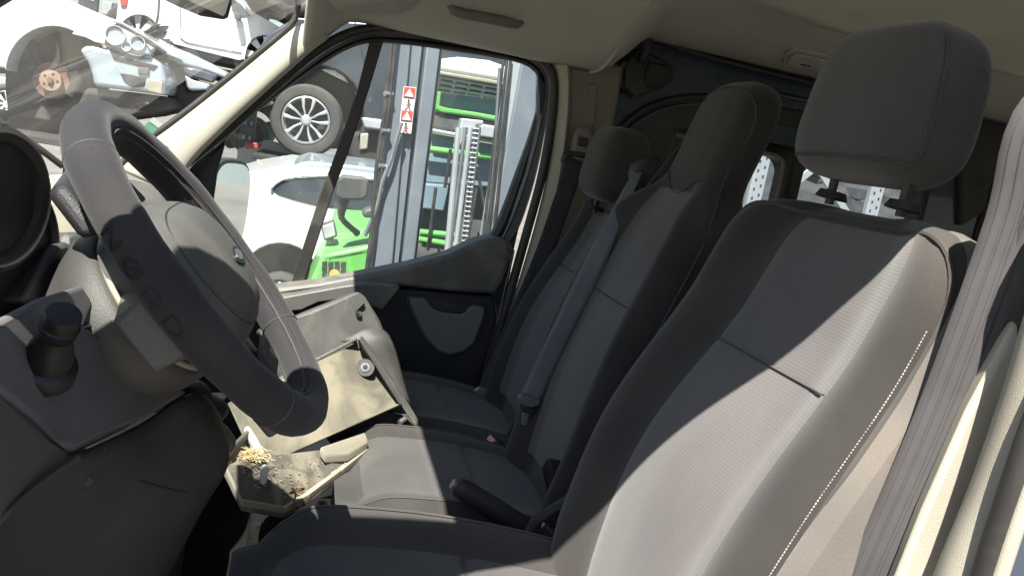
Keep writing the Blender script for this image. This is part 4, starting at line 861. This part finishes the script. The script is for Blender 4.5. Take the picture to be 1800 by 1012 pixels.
def wheel(c, r, par, ax=V(0, -1, 0), spokes=5, style='alloy', width=.20, name='wheel'):
    ax = ax.normalized(); e1 = ax.cross(V(0, 0, 1)).normalized(); e2 = e1.cross(ax)
    def rg(rr, o, n=40): return [c+ax*o+(e1*math.cos(2*math.pi*k/n)+e2*math.sin(2*math.pi*k/n))*rr for k in range(n)]
    w_ = MB().loft([rg(r*.66, -width*.5), rg(r*.9, -width*.5), rg(r*.99, -width*.38), rg(r, -width*.1), rg(r, width*.25), rg(r*.985, width*.36), rg(r*.93, width*.46), rg(r*.80, width*.49), rg(r*.70, width*.45), rg(r*.655, width*.30)], cap=False).obj(name, tyre, par)
    MB().loft([rg(r*.665, width*.42), rg(r*.63, width*.44), rg(r*.60, width*.36), rg(r*.58, -width*.3)], cap=False).obj('rim', alloy if style != 'steel' else under, w_)
    MB().loft([rg(r*.6, -width*.10), rg(r*.02, -width*.10)], cap=False).obj('brake_backing', under, w_)
    def pt(rad, a, o): return c+ax*o+(e1*math.cos(a)+e2*math.sin(a))*rad
    if style == 'alloy':
        for k in range(spokes):
            for s_ in (-1, 1):
                a = 2*math.pi*(k+.25)/spokes; d = .20*s_
                prism('spoke', [pt(r*.11, a+s_*.20-.16, width*.37), pt(r*.11, a+s_*.20+.16, width*.37), pt(r*.38, a+s_*.31+.085, width*.41), pt(r*.62, a+s_*.25+.085, width*.43), pt(r*.62, a+s_*.25-.085, width*.43), pt(r*.38, a+s_*.31-.085, width*.41)], -ax*.03, alloy, w_, bevel=.004)
        MB().loft([rg(r*.15, width*.2), rg(r*.15, width*.40), rg(r*.12, width*.43), rg(r*.02, width*.43)]).obj('hub_cap', alloy, w_)
        for k in range(5):
            a = 2*math.pi*(k+.75)/5; tube('wheel_bolt', [pt(r*.2, a, width*.2), pt(r*.2, a, width*.33)], r*.03, under, w_, seg=8)
    elif style == 'steel':
        MB().loft([rg(r*.58, width*.1), rg(r*.48, width*.2), rg(r*.30, width*.28), rg(r*.2, width*.22), rg(r*.02, width*.22)], cap=False).obj('steel_disc', under, w_)
        for k in range(12):
            a = 2*math.pi*k/12; tube('disc_hole', [pt(r*.44, a, width*.16), pt(r*.44, a, width*.25)], r*.045, rubber, w_, seg=8)
        for k in range(5):
            a = 2*math.pi*k/5; tube('wheel_bolt', [pt(r*.2, a, width*.2), pt(r*.2, a, width*.30)], r*.04, rust, w_, seg=8)
    elif style == 'cover':
        for k in range(8):
            a = 2*math.pi*k/8; prism('cover_blade', [pt(r*.14, a-.2, width*.40), pt(r*.60, a-.25, width*.42), pt(r*.60, a+.16, width*.42), pt(r*.14, a+.3, width*.40)], -ax*.015, white, w_, bevel=.003)
        MB().loft([rg(r*.18, width*.3), rg(r*.17, width*.43), rg(r*.02, width*.44)]).obj('hub_cap', white, w_)
    return w_
def panel(name, pts, y, th, mt, par, bevel=.01, **k): return prism(name, PL(pts, y), (0, th, 0), mt, par, bevel=bevel, bseg=3, **k)
def arch(cx, cy, r, a0, a1, n=14): return [(cx+r*math.cos(R(a0+(a1-a0)*i/(n-1))), cy-r*math.sin(R(a0+(a1-a0)*i/(n-1)))) for i in range(n)]

# --- car on the rack with bare brake disc and headlamp
Y1 = 4.8
ca = thing('scrapped_car', 'white and silver car on the rack, front wheel off, rusty brake disc bare', 'car', P(90, 215, y=Y1+.7), 'scrapped cars on the racks')
panel('front_wing', [(-330, -90), (-120, -48), (60, -14), (122, 2), (186, 32), (204, 42), (190, 50), (186, 60), (184, 78), (166, 74), (150, 66), (126, 60)]+arch(92, 128, 82, 62, 178)+[(8, 118), (-330, 104)], Y1, .35, white, ca, .02)
panel('bonnet', [(100, -8), (186, 29), (212, 38), (262, 66), (292, 86), (300, 98), (286, 94), (246, 68), (204, 44), (120, 4)], Y1+.06, 1.3, silver, ca, .02)
panel('bonnet_edge', [(190, 36), (214, 42), (262, 70), (292, 92), (290, 97), (256, 76), (206, 47)], Y1+.03, .05, rubber, ca, .006)
panel('bumper', [(137, 88), (150, 80), (162, 79), (190, 86), (232, 100), (268, 102), (284, 112), (292, 140), (288, 168), (230, 160), (164, 152), (160, 128), (152, 108)], Y1+.02, .5, silver, ca, .03)
hl = panel('headlamp', [(187, 52), (196, 46), (212, 48), (238, 62), (256, 80), (266, 97), (246, 96), (214, 90), (194, 80), (187, 68)], Y1-.01, .12, silver, ca, .012)
for a, b, r_, mt in ((202, 62, .062, lensm), (242, 76, .045, lensm), (222, 82, .03, lensm)):
    c = P(a, b, y=Y1-.02); MB().loft([[c+V(r_*k*math.cos(q), o, r_*k*math.sin(q)) for q in [2*math.pi*j/20 for j in range(20)]] for k, o in ((1.08, .03), (1.05, -.006), (.92, -.004), (.8, .03), (.3, .045), (.05, .046))], cap=False).obj('reflector', mt, hl)
panel('upper_grille', [(196, 97), (214, 99), (250, 108), (278, 116), (270, 124), (234, 114), (200, 106)], Y1+.012, .06, rubber, ca, .006)
panel('lower_grille', [(210, 128), (236, 132), (256, 138), (254, 152), (232, 154), (218, 144)], Y1+.012, .06, rubber, ca, .006)
panel('number_plate_mount', [(243, 118), (262, 120), (260, 132), (242, 130)], Y1, .03, duskpl, ca, .006)
panel('fog_surround', [(258, 138), (286, 144), (284, 166), (258, 160)], Y1+.008, .03, pale, ca, .006)
panel('wheel_well', [(10, 110), (16, 60), (60, 44), (110, 46), (150, 68), (164, 110), (164, 158), (120, 215), (40, 215), (14, 170)], Y1+.34, .5, under, ca, .03)
panel('arch_liner', [(8, 118), (14, 86), (28, 66), (44, 56), (56, 90), (70, 130), (80, 170), (90, 215), (14, 205), (8, 160)], Y1+.22, .1, liner, ca, .02)
panel('strut', [(44, 56), (52, 54), (78, 128), (70, 132)], Y1+.18, .06, under, ca, .01)
c = P(92, 142, y=Y1+.16)
def dsc(name, r_, o0, o1, mt): return MB().loft([[c+V(k*math.cos(q), o, k*math.sin(q)) for q in [2*math.pi*j/36 for j in range(36)]] for k, o in ((r_*.3, o1), (r_, o1), (r_, o0), (r_*.05, o0))]).obj(name, mt, ca)
dsc('brake_disc', .122, 0, .03, rust); hubd = dsc('wheel_hub', .068, -.045, 0, M('hub_rust_bright', (.26, .165, .11), .8, .2, 30))
tube('hub_nut', [c+V(0, -.06, 0), c+V(0, -.04, 0)], .02, rust, hubd, seg=8)
for k in range(5):
    q_ = 2*math.pi*k/5; tube('bolt_hole', [c+V(.045*math.cos(q_), -.047, .045*math.sin(q_)), c+V(.045*math.cos(q_), -.04, .045*math.sin(q_))], .009, rubber, hubd, seg=8)
tube('brake_caliper', [c+V(.12, 0, .08), c+V(.15, 0, 0), c+V(.12, 0, -.08)], .04, under, ca, n=8, seg=10)
panel('undertray', [(150, 154), (230, 162), (292, 170), (300, 190), (240, 205), (160, 215), (120, 215)], Y1+.1, 1.2, under, ca, .03)
panel('sill', [(-330, 106), (8, 120), (10, 128), (-330, 116)], Y1+.05, .2, under, ca, .01)
# --- its neighbour, silver, only a front corner showing
Y2 = 5.4
cb = thing('scrapped_car', 'silver-blue car beside the white one, front corner with dark headlamp', 'car', P(350, 200, y=Y2+.5), 'scrapped cars on the racks')
panel('bonnet', [(276, 66), (300, 82), (330, 92), (372, 112), (402, 130), (396, 138), (350, 122), (316, 114), (296, 104)], Y2, 1.2, silver, cb, .03)
panel('headlamp', [(316, 116), (346, 120), (384, 132), (372, 146), (340, 138), (320, 128)], Y2-.01, .1, carglass, cb, .02)
panel('bumper', [(322, 130), (340, 140), (372, 148), (364, 158), (334, 160), (326, 154)], Y2, .5, silver, cb, .03)
panel('undertray', [(296, 106), (318, 118), (326, 158), (362, 160), (330, 200), (292, 200)], Y2+.06, .9, under, cb, .03)
# --- white estate car on the upper level
Y3 = 6.4
cc = thing('scrapped_car', 'white hatchback on the upper rack level with shredded rear arch', 'car', P(330, 118, y=Y3+.8), 'scrapped cars on the racks')
panel('body', [(204, 36), (206, 20), (214, -40), (330, -60), (412, -8), (436, 16), (488, 46), (510, 66), (500, 92)]+arch(466, 96, 34, 10, 172)+[(430, 104), (420, 106), (290, 74)]+arch(244, 62, 36, -10, 150)+[(206, 46)], Y3, 1.5, white, cc, .05)
panel('side_window', [(404, -6), (424, 8), (440, 28), (426, 30), (408, 20)], Y3-.01, .03, carglass, cc, .006)
panel('side_window', [(300, -48), (396, -8), (402, 16), (320, -2)], Y3-.01, .03, carglass, cc, .006)
panel('door_mirror', [(410, 20), (424, 26), (422, 36), (412, 34)], Y3-.12, .1, rubber, cc, .01)
tube('door_gap', PL([(280, -40), (279, 10), (276, 36), (270, 50)], Y3-.004), .008, rubber, cc, n=12); tube('door_gap', PL([(318, -10), (316, 40), (318, 64)], Y3-.004), .006, galv, cc, n=10)
tube('door_crease', PL([(318, 66), (330, 74), (380, 84), (424, 92)], Y3-.004), .010, galv, cc, n=12)
panel('sill', [(292, 76), (420, 104), (430, 108), (426, 118), (360, 104), (290, 86)], Y3+.08, 1.2, under, cc, .02)
panel('tail_lamp', [(210, -6), (224, -4), (222, 12), (212, 12)], Y3-.015, .05, redm, cc, .006)
wheel(P(244, 62, y=Y3+.12), .28, cc, style='cover'); wheel(P(468, 100, y=Y3+.12), .28, cc, style='cover')
sg = MB()
for k in range(16):
    px, py = 262+random.uniform(0, 26), 44+random.uniform(0, 26); a_ = random.uniform(.3, 1.2); p0 = P(px, py, y=Y3-.05-.05*random.random()); p1 = P(px+9*math.cos(a_), py+14*math.sin(a_), y=Y3-.08)
    sg.prism([p0, p0.lerp(p1, .5)+V(.05, 0, .04), p1, p0.lerp(p1, .5)-V(.05, 0, .04)], (0, .02, 0))
sg.obj('shredded_arch', rubber, cc)
# --- underside of one more car, top right of the screen
Y4 = 6.0
cdx = thing('scrapped_car', 'rusty dark underside of a car overhead on the top rack', 'car', P(490, 40, y=Y4+.6), 'scrapped cars on the racks')
panel('underside', [(420, -90), (640, -60), (560, 20), (536, 34), (515, 36), (500, 26), (486, 12), (470, 4), (420, -6)], Y4, 1.4, under, cdx, .06)
tube('exhaust_pipe', PL([(470, 2), (496, 14), (510, 22), (540, 16)], Y4-.06), .05, under, cdx, n=14)
# --- dark car on rack with the bright alloy wheel (seen through the door window)
Y5 = 5.9
ce = thing('scrapped_car', 'dark blue car on the rack showing a bright five twin-spoke alloy wheel', 'car', P(560, 290, y=Y5+.8), 'scrapped cars on the racks')
panel('body', [(470, 60), (520, 30), (900, 60), (900, 230), (700, 214), (640, 236)]+arch(556, 200, 84, -30, 150)[::1]+[(478, 176), (430, 190), (420, 150)], Y5, 1.5, darkcar, ce, .05)
panel('wheel_well', [(478, 190), (500, 140), (556, 118), (620, 150), (640, 210), (610, 262), (520, 262)], Y5+.25, .6, under, ce, .03)
panel('sill', [(636, 206), (700, 214), (760, 222), (756, 240), (700, 234), (640, 226)], Y5-.02, .3, galv, ce, .02)
panel('undertray', [(600, 240), (640, 228), (760, 240), (740, 300), (660, 300), (620, 290)], Y5+.1, .9, under, ce, .04)
wheel(P(540, 212, y=Y5+.10), .302, ce, ax=V(-.12, -1, -.02), spokes=5, style='alloy')
tube('door_gap', PL([(624, 40), (640, 110), (650, 150)], Y5-.004), .006, rubber, ce, n=8)
# small rail box hanging on the beam
Y5b = 5.4
bx_ = prism('junction_box', PL([(634, 235), (648, 234), (646, 262), (632, 264)], Y5b), (0, .08, 0), pale, None, bevel=.01); tag(bx_, 'small cream control box fixed beside the alloy wheel', 'box')
# --- farther car with a steel wheel
Y6 = 8.2
cf = thing('scrapped_car', 'far dark car on the rack with a plain black steel wheel', 'car', P(440, 262, y=Y6+.6), 'scrapped cars on the racks')
panel('body', [(330, 150), (480, 150), (482, 214)]+arch(442, 232, 38, 20, 160)+[(400, 240), (340, 250), (320, 200)], Y6, 1.2, darkcar, cf, .05)
panel('undertray', [(380, 236), (480, 212), (476, 252), (400, 262)], Y6+.2, .9, under, cf, .03)
wheel(P(441, 238, y=Y6+.05), .215, cf, style='steel')
# --- low car at the far left, only its wheel cover showing
Y7 = 6.4
cg = thing('scrapped_car', 'pale car low behind, white bladed wheel cover, under the brake disc', 'car', P(20, 260, y=Y7+.6), 'scrapped cars on the racks')
panel('body', [(-300, 120), (16, 136), (40, 150), (60, 200), (56, 206)]+arch(18, 188, 34, -10, 176)+[(-300, 200)], Y7, 1.2, galv, cg, .05)
wheel(P(18, 184, y=Y7+.06), .17, cg, style='cover')
# --- white car standing next to the van
Y8 = 3.7
su = thing('parked_car', 'white car with dark side windows standing behind the green loader', 'car', P(520, 560, y=Y8+.7))
panel('body', [(250, 330), (380, 318), (436, 302), (500, 292), (600, 300), (720, 316), (800, 340), (800, 520), (600, 520)]+arch(492, 500, 72, -10, 178)+[(416, 496), (250, 480)], Y8, 1.5, white, su, .06)
panel('roof', [(512, 291), (540, 283), (620, 290), (700, 300), (700, 312), (600, 304), (516, 302)], Y8+.1, 1.2, silver, su, .02)
panel('side_window', [(476, 332), (490, 320), (520, 313), (560, 311), (600, 312), (598, 366), (560, 362), (520, 352), (488, 342)], Y8-.008, .02, carglass, su, .006)
panel('side_window', [(604, 313), (680, 320), (720, 330), (720, 380), (640, 372), (602, 367)], Y8-.008, .02, carglass, su, .006)
panel('wheel_well', arch(492, 500, 70, -10, 190)+[(430, 540), (560, 540)], Y8+.16, .3, under, su, .02)
wheel(P(492, 520, y=Y8+.10), .155, su, style='alloy')
tube('window_chrome', PL([(476, 334), (492, 319), (520, 311), (560, 309), (640, 314), (720, 326)], Y8-.012), .006, chrome, su, n=20)
# hazy heap of pale panels on the ground between the cars and the rack
Y9 = 6.8
hp9 = thing('scrap_panel', 'loose white body panel leaning under the rack behind the white car', 'scrap panel', P(470, 300, y=Y9))
panel('skin', [(416, 262), (470, 246), (530, 262), (600, 276), (620, 300), (420, 300)], Y9, .05, white, hp9, .02)
panel('bracket', [(430, 250), (460, 252), (456, 262), (432, 262)], Y9-.05, .04, redm, hp9, .01)

# --- storage rack: posts with slots, beams
def rack_post(px0, py0, px1, py1, y, w_, mt, label, n=16, grp='rack posts', hole=None):
    o = thing('rack_post', label, 'rack post', P(px1, py1, y=y), grp); a, b = P(px0, py0, y=y), P(px1, py1, y=y)
    b = V(b.x, b.y, 0); a = V((a.x+b.x)/2, a.y, a.z); b = V(a.x, b.y, 0)
    o.location = b
    MB().box((a.x-w_/2, y, 0), (a.x+w_/2, y+.06, a.z+.6)).obj('upright', mt, o, bevel=.006)
    z = .3
    while z < a.z+.55:
        for s_ in (-1, 1): MB().box((a.x+s_*w_*.22-.012, y-.004, z-.02), (a.x+s_*w_*.22+.012, y+.004, z+.02)).obj('slot', hole or rubber, o, smooth=False)
        z += .14
    return o
rack_post(160, -60, 150, 60, 7.0, .16, rackd, 'dark slotted rack post behind the white car bonnet', hole=galv)
rack_post(466, 0, 455, 60, 7.0, .13, rackd, 'dark slotted rack post beyond the upper hatchback windscreen', hole=galv)
rack_post(432, 262, 430, 300, 8.0, .10, rackd, 'thin dark slotted rack post below the black steel wheel', hole=galv)
def beam(px0, py0, px1, py1, y, mt, label, h=.12, dpt_=.06):
    a, b = P(px0, py0, y=y), P(px1, py1, y=y); z = (a.z+b.z)/2
    o = thing('rack_beam', label, 'rack beam', ((a.x+b.x)/2, y, z-h), 'rack beams')
    MB().box((min(a.x, b.x), y, z-h), (max(a.x, b.x), y+dpt_, z)).obj('rail', mt, o, bevel=.008); return o
beam(-200, 205, 330, 205, 5.6, rackd, 'dark rack beam carrying the car with the brake disc')
beam(200, 120, 560, 120, 7.0, rackd, 'dark rack beam under the upper white hatchback')
beam(480, 300, 760, 300, 6.5, rackd, 'dark rack beam under the dark blue car', h=.2)
beam(180, 8, 240, 8, 7.4, galv, 'pale rack beam beside the red tail lamp')

def deck(px0, px1, py, y0, y1, label):  # dark planks added to stand in for the shade beneath the rack
    a, b = P(px0, py, y=y0), P(px1, py, y=y0); z = (a.z+b.z)/2; o = thing('rack_shade_deck', label, 'rack deck', ((a.x+b.x)/2, (y0+y1)/2, z-.04), 'rack decks')
    n_ = 7
    for i in range(n_):
        ya = y0+(y1-y0)*i/n_; MB().box((a.x, ya, z-.04), (b.x, ya+(y1-y0)/n_-.02, z)).obj('shade_plank', under, o, bevel=.006)
deck(-700, 330, 205, 4.6, 6.8, 'added dark deck standing in for shade under the car with the bare brake disc')
deck(440, 790, 300, 5.8, 7.8, 'added dark deck standing in for shade under the dark blue car')
# --- green loader with a grey lift mast
lo = thing('forklift', 'green forklift with tall grey lift mast and cab, just outside the door', 'forklift', P(780, 560, y=2.9)*1.0)
lo.location = V(lo.location.x, 2.9, 0)
YM = 2.45
def rail(name, t0, t1, b0, b1, y, th, mt):
    A, B, C_, D_ = P(*t0, y=y), P(*t1, y=y), P(*b1, y=y), P(*b0, y=y)
    d0, d1 = (A-D_), (B-C_); A = A+d0*.25; B = B+d1*.25; D_ = D_-d0*(D_.z-.15)/max(.1, d0.z); C_ = C_-d1*(C_.z-.15)/max(.1, d1.z)
    return prism(name, [A, B, C_, D_], (0, th, 0), mt, lo, bevel=.008)
ml = rail('mast_rail', (696, 74), (722, 76), (652, 470), (690, 466), YM, .10, mastg)
rail('mast_rail', (722, 76), (742, 78), (690, 466), (700, 466), YM+.035, .10, mastg)
rail('mast_groove', (742, 78), (750, 80), (700, 466), (706, 465), YM+.07, .05, rackd)
rail('mast_rail', (750, 80), (774, 84), (706, 465), (728, 462), YM+.02, .12, mastg)
rail('mast_groove', (774, 84), (779, 86), (728, 462), (731, 461), YM+.05, .06, rubber)
rail('mast_rail', (902, 100), (918, 104), (848, 440), (858, 436), YM+.02, .12, galv)
rail('mast_rail', (918, 104), (960, 110), (858, 436), (895, 420), YM, .10, mastg)
for t, b, r_, mt in (((688, 76), (662, 300), .011, rubber), ((695, 77), (668, 290), .008, rubber), ((698, 240), (672, 320), .010, steel)):
    A, B = P(*t, y=YM-.04), P(*b, y=YM-.04); tube('hydraulic_hose', [A+(A-B)*.3, A, (A+B)/2+V(.006, 0, 0), B, B+(B-A)*.6+V(.01, 0, 0), B+(B-A)*1.2], r_, mt, lo, n=26)
for py in (165, 230, 292): tube('hose_clamp', [P(676-(py-165)*.09, py, y=YM-.05), P(690-(py-165)*.09, py+1, y=YM-.03)], .012, steel, lo, seg=8)
# warning stickers
def sticker(y0):
    k = lambda a, b: P(a-(b-152)*.115, b, y=YM-.004)
    s_ = prism('warning_sticker', [k(710, y0), k(732, y0+2), k(732, y0+42), k(710, y0+40)], (0, .003, 0), white_st, ml, bevel=0)
    kk = lambda a, b: P(a-(b-152)*.115, b, y=YM-.007)
    prism('sticker_field', [kk(711, y0+1), kk(731, y0+3), kk(731, y0+21), kk(711, y0+19)], (0, .002, 0), stred, ml, bevel=0)
    k3 = lambda a, b: P(a-(b-152)*.115, b, y=YM-.010)
    prism('warning_triangle', [k3(721, y0+4), k3(729, y0+19), k3(713, y0+17)], (0, .002, 0), white_st, ml, bevel=0)
    for a, b, c_, d_ in ((721, y0+24, 721, y0+32), (717, y0+28, 726, y0+29), (721, y0+32, 716, y0+38), (721, y0+32, 726, y0+39)):
        tube('pictogram_stroke', [k3(a, b), k3(c_, d_)], .0022, stred if b > y0+25 else rubber, ml, seg=6)
    tube('pictogram_head', [k3(721, y0+23), k3(721, y0+25.5)], .005, rubber, ml, seg=8)
sticker(152); sticker(193)
# lift cylinder and chains between the rails
panel('chain_anchor', [(812, 208), (850, 212), (850, 220), (838, 220), (836, 226), (822, 226), (818, 240), (808, 260), (800, 260), (806, 240)], YM+.05, .08, galv, lo, .006)
for a, b, r_, mt in ((806, 792, .014, galv), (818, 797, .010, steel), (827, 806, .012, galv), (836, 815, .009, steel), (843, 822, .009, steel)):
    tube('lift_chain', [P(a, 224, y=YM+.05), P(b-6, 440, y=YM+.05), P(b-16, 520, y=YM+.05)], r_, mt, lo, n=8, seg=8)
for i in range(26):
    t = i/25; a = 836+(815-836)*t; b = 226+214*t
    tube('chain_link', [P(a-5, b, y=YM+.04), P(a+5, b+1, y=YM+.04)], .004, steel, lo, seg=6)
for a0, b0, a1, b1 in ((888, 100, 842, 420), (894, 100, 850, 420), (878, 140, 862, 290), (900, 104, 860, 430)):
    tube('hydraulic_hose', [P(a0, b0-20, y=YM-.02), P((a0+a1)/2+2, (b0+b1)/2, y=YM-.03), P(a1, b1+60, y=YM-.02)], .007, rubber if a0 != 878 else steel, lo, n=14, seg=8)
# cab behind the mast: white roof with mesh guard, green frame, dark front, blue windows
YC = 3.3
panel('cab_roof', [(770, 104), (806, 100), (860, 106), (905, 122), (905, 146), (840, 136), (770, 124)], YC, 1.1, white, lo, .02)
panel('cab_roof_edge', [(768, 124), (840, 136), (905, 147), (905, 154), (840, 143), (766, 130)], YC-.02, .06, pale, lo, .006)
panel('guard_recess', [(764, 130), (840, 143), (900, 153), (896, 176), (840, 168), (760, 158)], YC+.25, .05, cabin, lo, .01)
for i in range(6): tube('guard_bar', [P(776+26*i, 127+4.5*i, y=YC+.02), P(768+26*i, 160+4.2*i, y=YC+.10)], .008, galv, lo, seg=8)
for k in range(3): tube('guard_bar', [P(764-1.5*k, 134+9*k, y=YC+.03+.02*k), P(900-1.5*k, 158+8*k, y=YC+.03+.02*k)], .008, galv, lo, seg=8)
panel('cab_frame', [(762, 160), (776, 162), (772, 186), (786, 190), (840, 198), (895, 208), (894, 216), (838, 206), (776, 198), (764, 192)], YC+.02, .06, green, lo, .008)
panel('cab_screen', [(774, 164), (894, 178), (892, 206), (776, 190)], YC+.10, .02, bluegl, lo, .004)
panel('cab_front', [(764, 196), (838, 208), (895, 218), (888, 250), (760, 226)], YC+.04, .3, cabin, lo, .02)
panel('cab_ledge', [(760, 226), (890, 250), (889, 256), (759, 232)], YC, .1, galv, lo, .006)
panel('cab_window', [(757, 234), (888, 258), (880, 330), (744, 320)], YC+.08, .05, bluegl, lo, .006)
panel('cab_grey_box', [(846, 218), (884, 224), (880, 246), (842, 240)], YC-.06, .08, galv, lo, .01)
panel('cab_side', [(744, 320), (880, 330), (860, 450), (728, 480)], YC+.20, .6, cabin, lo, .02)
panel('cab_panel', [(742, 322), (790, 326), (780, 372), (736, 366)], YC+.06, .1, bluegl, lo, .01)
for a, b, c_, d_ in ((752, 262, 862, 276), (736, 420, 850, 440), (738, 408, 800, 414)): tube('green_tube', [P(a, b, y=YC+.02), P(c_, d_, y=YC+.02)], .02, green, lo, seg=10)
for a, b, c_, d_ in ((792, 262, 782, 330), (766, 330, 752, 440), (840, 300, 858, 400), (838, 330, 822, 420)): tube('control_lever', [P(a, b, y=YC-.02), P(c_, d_, y=YC-.02)], .010, rubber, lo, seg=8)
# low green hood left of the mast
YH = 2.75
hd = panel('hood_front', [(566, 448), (660, 430), (668, 452), (655, 560), (530, 560), (545, 495)], YH, .5, green, lo, .02)
rows_ = [P(566, 448, y=YH), P(662, 430, y=YH), P(700, 398, y=YH+.22), P(690, 372, y=YH+.75), P(588, 366, y=YH+.75)]
prism('hood_top', rows_, (0, .0, -.05), green, lo, bevel=.015)
panel('hood_side', [(662, 436), (700, 404), (690, 500), (652, 500)], YH+.03, .3, under, lo, .01)
for i in range(11):
    t = i/11; a = P(606-22*t+4, 376+62*t, y=YH+.68-.55*t)+V(0, -.004, .004); b = P(640-22*t+4, 379+60*t, y=YH+.68-.55*t)+V(0, -.004, .004)
    tube('vent_slot', [a, b], .005, rubber, lo, seg=5)
for i in range(7):
    t = i/7; a = P(652-16*t, 392+38*t, y=YH+.45-.3*t)+V(0, -.004, .004); b = P(690-26*t, 398+40*t, y=YH+.45-.3*t)+V(0, -.004, .004)
    tube('vent_slot', [a, b], .005, rubber, lo, seg=5)
for i in range(6):
    for j in range(4):
        if (i+j) % 2:
            for k in range(3): panel('grille_slot', [(567+j*11+3.2*k, 460+i*6), (569+j*11+3.2*k, 459.6+i*6), (568+j*11+3.2*k-.4, 464.6+i*6), (566+j*11+3.2*k-.4, 465+i*6)], YH-.006, .01, rubber, lo, 0)
        else:
            for k in range(2): panel('grille_slot', [(566+j*11, 460+i*6+3*k), (575+j*11, 459+i*6+3*k), (575+j*11, 460.6+i*6+3*k), (566+j*11, 461.6+i*6+3*k)], YH-.006, .01, rubber, lo, 0)
tube('hood_reflector', [P(588, 482, y=YH-.02), P(588, 482, y=YH)], .025, orange, lo, seg=16)
wl = panel('work_lamp', [(564, 396), (588, 388), (594, 416), (570, 424)], YH+.10, .08, duskpl, lo, .012); panel('lamp_lens', [(567, 398), (586, 392), (590, 414), (571, 420)], YH+.092, .02, lensm, wl, .004)
tube('lamp_bracket', [P(580, 420, y=YH+.14), P(582, 428, y=YH+.14)], .02, steel, wl)
mm_ = panel('loader_mirror', [(594, 316), (602, 308), (642, 312), (648, 318), (646, 344), (638, 352), (600, 352), (592, 344)], YH-.10, .06, duskpl, lo, .02)
tube('mirror_arm', [P(606, 346, y=YH-.06), P(600, 372, y=YH-.04), P(602, 386, y=YH), P(628, 410, y=YH+.10)], [.030, .026, .020, .016, .015, .015, .015, .018], duskpl, lo, n=8, seg=12)
panel('beacon', [(636, 374), (646, 366), (662, 366), (662, 382), (640, 384)], YH+.2, .12, duskpl, lo, .03)
MB().box((P(700, 560, y=3.3).x-.5, 3.0, .1), (P(800, 560, y=3.3).x+.5, 4.6, .95)).obj('chassis', under, lo, bevel=.04)
for sx in (-.45, .55): wheel(V(P(760, 560, y=3.2).x+sx, 3.1, .32), .32, lo, style='steel', width=.25)

# --- what shows through the rear side windows: earth bank and a pale rack with bracing
bank = M('rubble_bank', (.06, .06, .06), .95, .5, 3, 1.0, 10, dust=.8, dc=(.025, .025, .025), ds=6)
rows = []
for i in range(46):
    x = 3.0+i*.4; row = []
    for j in range(24):
        z = j*.14; row.append(V(x+random.uniform(-.1, .1), 8.2+z*.45+random.uniform(-.14, .14), z+random.uniform(-.05, .05)))
    rows.append(row)
tag(grid('rubble_bank', rows, bank, None, solid=.02, ang=20), 'grey broken rubble bank behind the pale rack', 'bank', kind='structure')
def post2(px, label, y=5.5):
    a = P(px, 300, y=y); o = thing('rack_post', label, 'rack post', (a.x, y, 0), 'pale rack posts'); MB().box((a.x-.07, y, 0), (a.x+.07, y+.06, 3.4)).obj('upright', galv, o, bevel=.006)
    for i in range(24):
        for s_ in (-1, 1): MB().box((a.x+s_*.03-.008, y-.004, .9+i*.085+.02*s_-.012), (a.x+s_*.03+.008, y+.004, .9+i*.085+.02*s_+.012)).obj('slot', rubber, o, smooth=False)
post2(1338, 'pale galvanised slotted post seen through the side window past the middle headrest'); post2(1552, 'pale galvanised slotted post seen below the driver headrest')
def brace(pts, label, y=5.9):
    A, B = P(*pts[0], y=y), P(*pts[1], y=y); d = (B-A).normalized(); n_ = V(-d.z, 0, d.x)*.035
    o = prism('rack_brace', [A-n_, B-n_, B+n_, A+n_], (0, .03, 0), galv, None, bevel=.004); tag(o, label, 'rack brace', 'pale rack braces')
brace(((1440, 290), (1370, 345)), 'pale diagonal brace rising towards the driver headrest'); brace(((1436, 290), (1500, 390)), 'pale diagonal brace falling behind the driver seat')
# --- seen in the door mirror: corrugated fence and a low white building with a row of windows
fence = M('fence_sheet', (.42, .46, .45), .55, .08, 1, metal=.2)
fo = thing('sheet_fence', 'pale corrugated sheet fence seen in the door mirror', 'fence', (16, 4, 0))
for i in range(16):
    MB().box((16+(i % 2)*.03, -2+i*1.0, 0), (16.05+(i % 2)*.03, -1.02+i*1.0, 2.6)).obj('sheet', fence, fo)
for z in (.9, 1.7): MB().box((15.93, -2, z), (15.99, 14, z+.08)).obj('fence_rail', fence, fo)
bl = thing('low_building', 'low white building with small windows seen in the door mirror', 'building', (34, 8, 0))
MB().box((32, 2, 0), (36, 14, 4.2)).obj('wall', white, bl); MB().box((31.8, 1.8, 4.2), (36.2, 14.2, 4.4)).obj('roof', rackd, bl)
for i in range(6): MB().box((31.95, 3+i*1.8, 3.0), (32.02, 4+i*1.8, 3.7)).obj('window', carglass, bl)
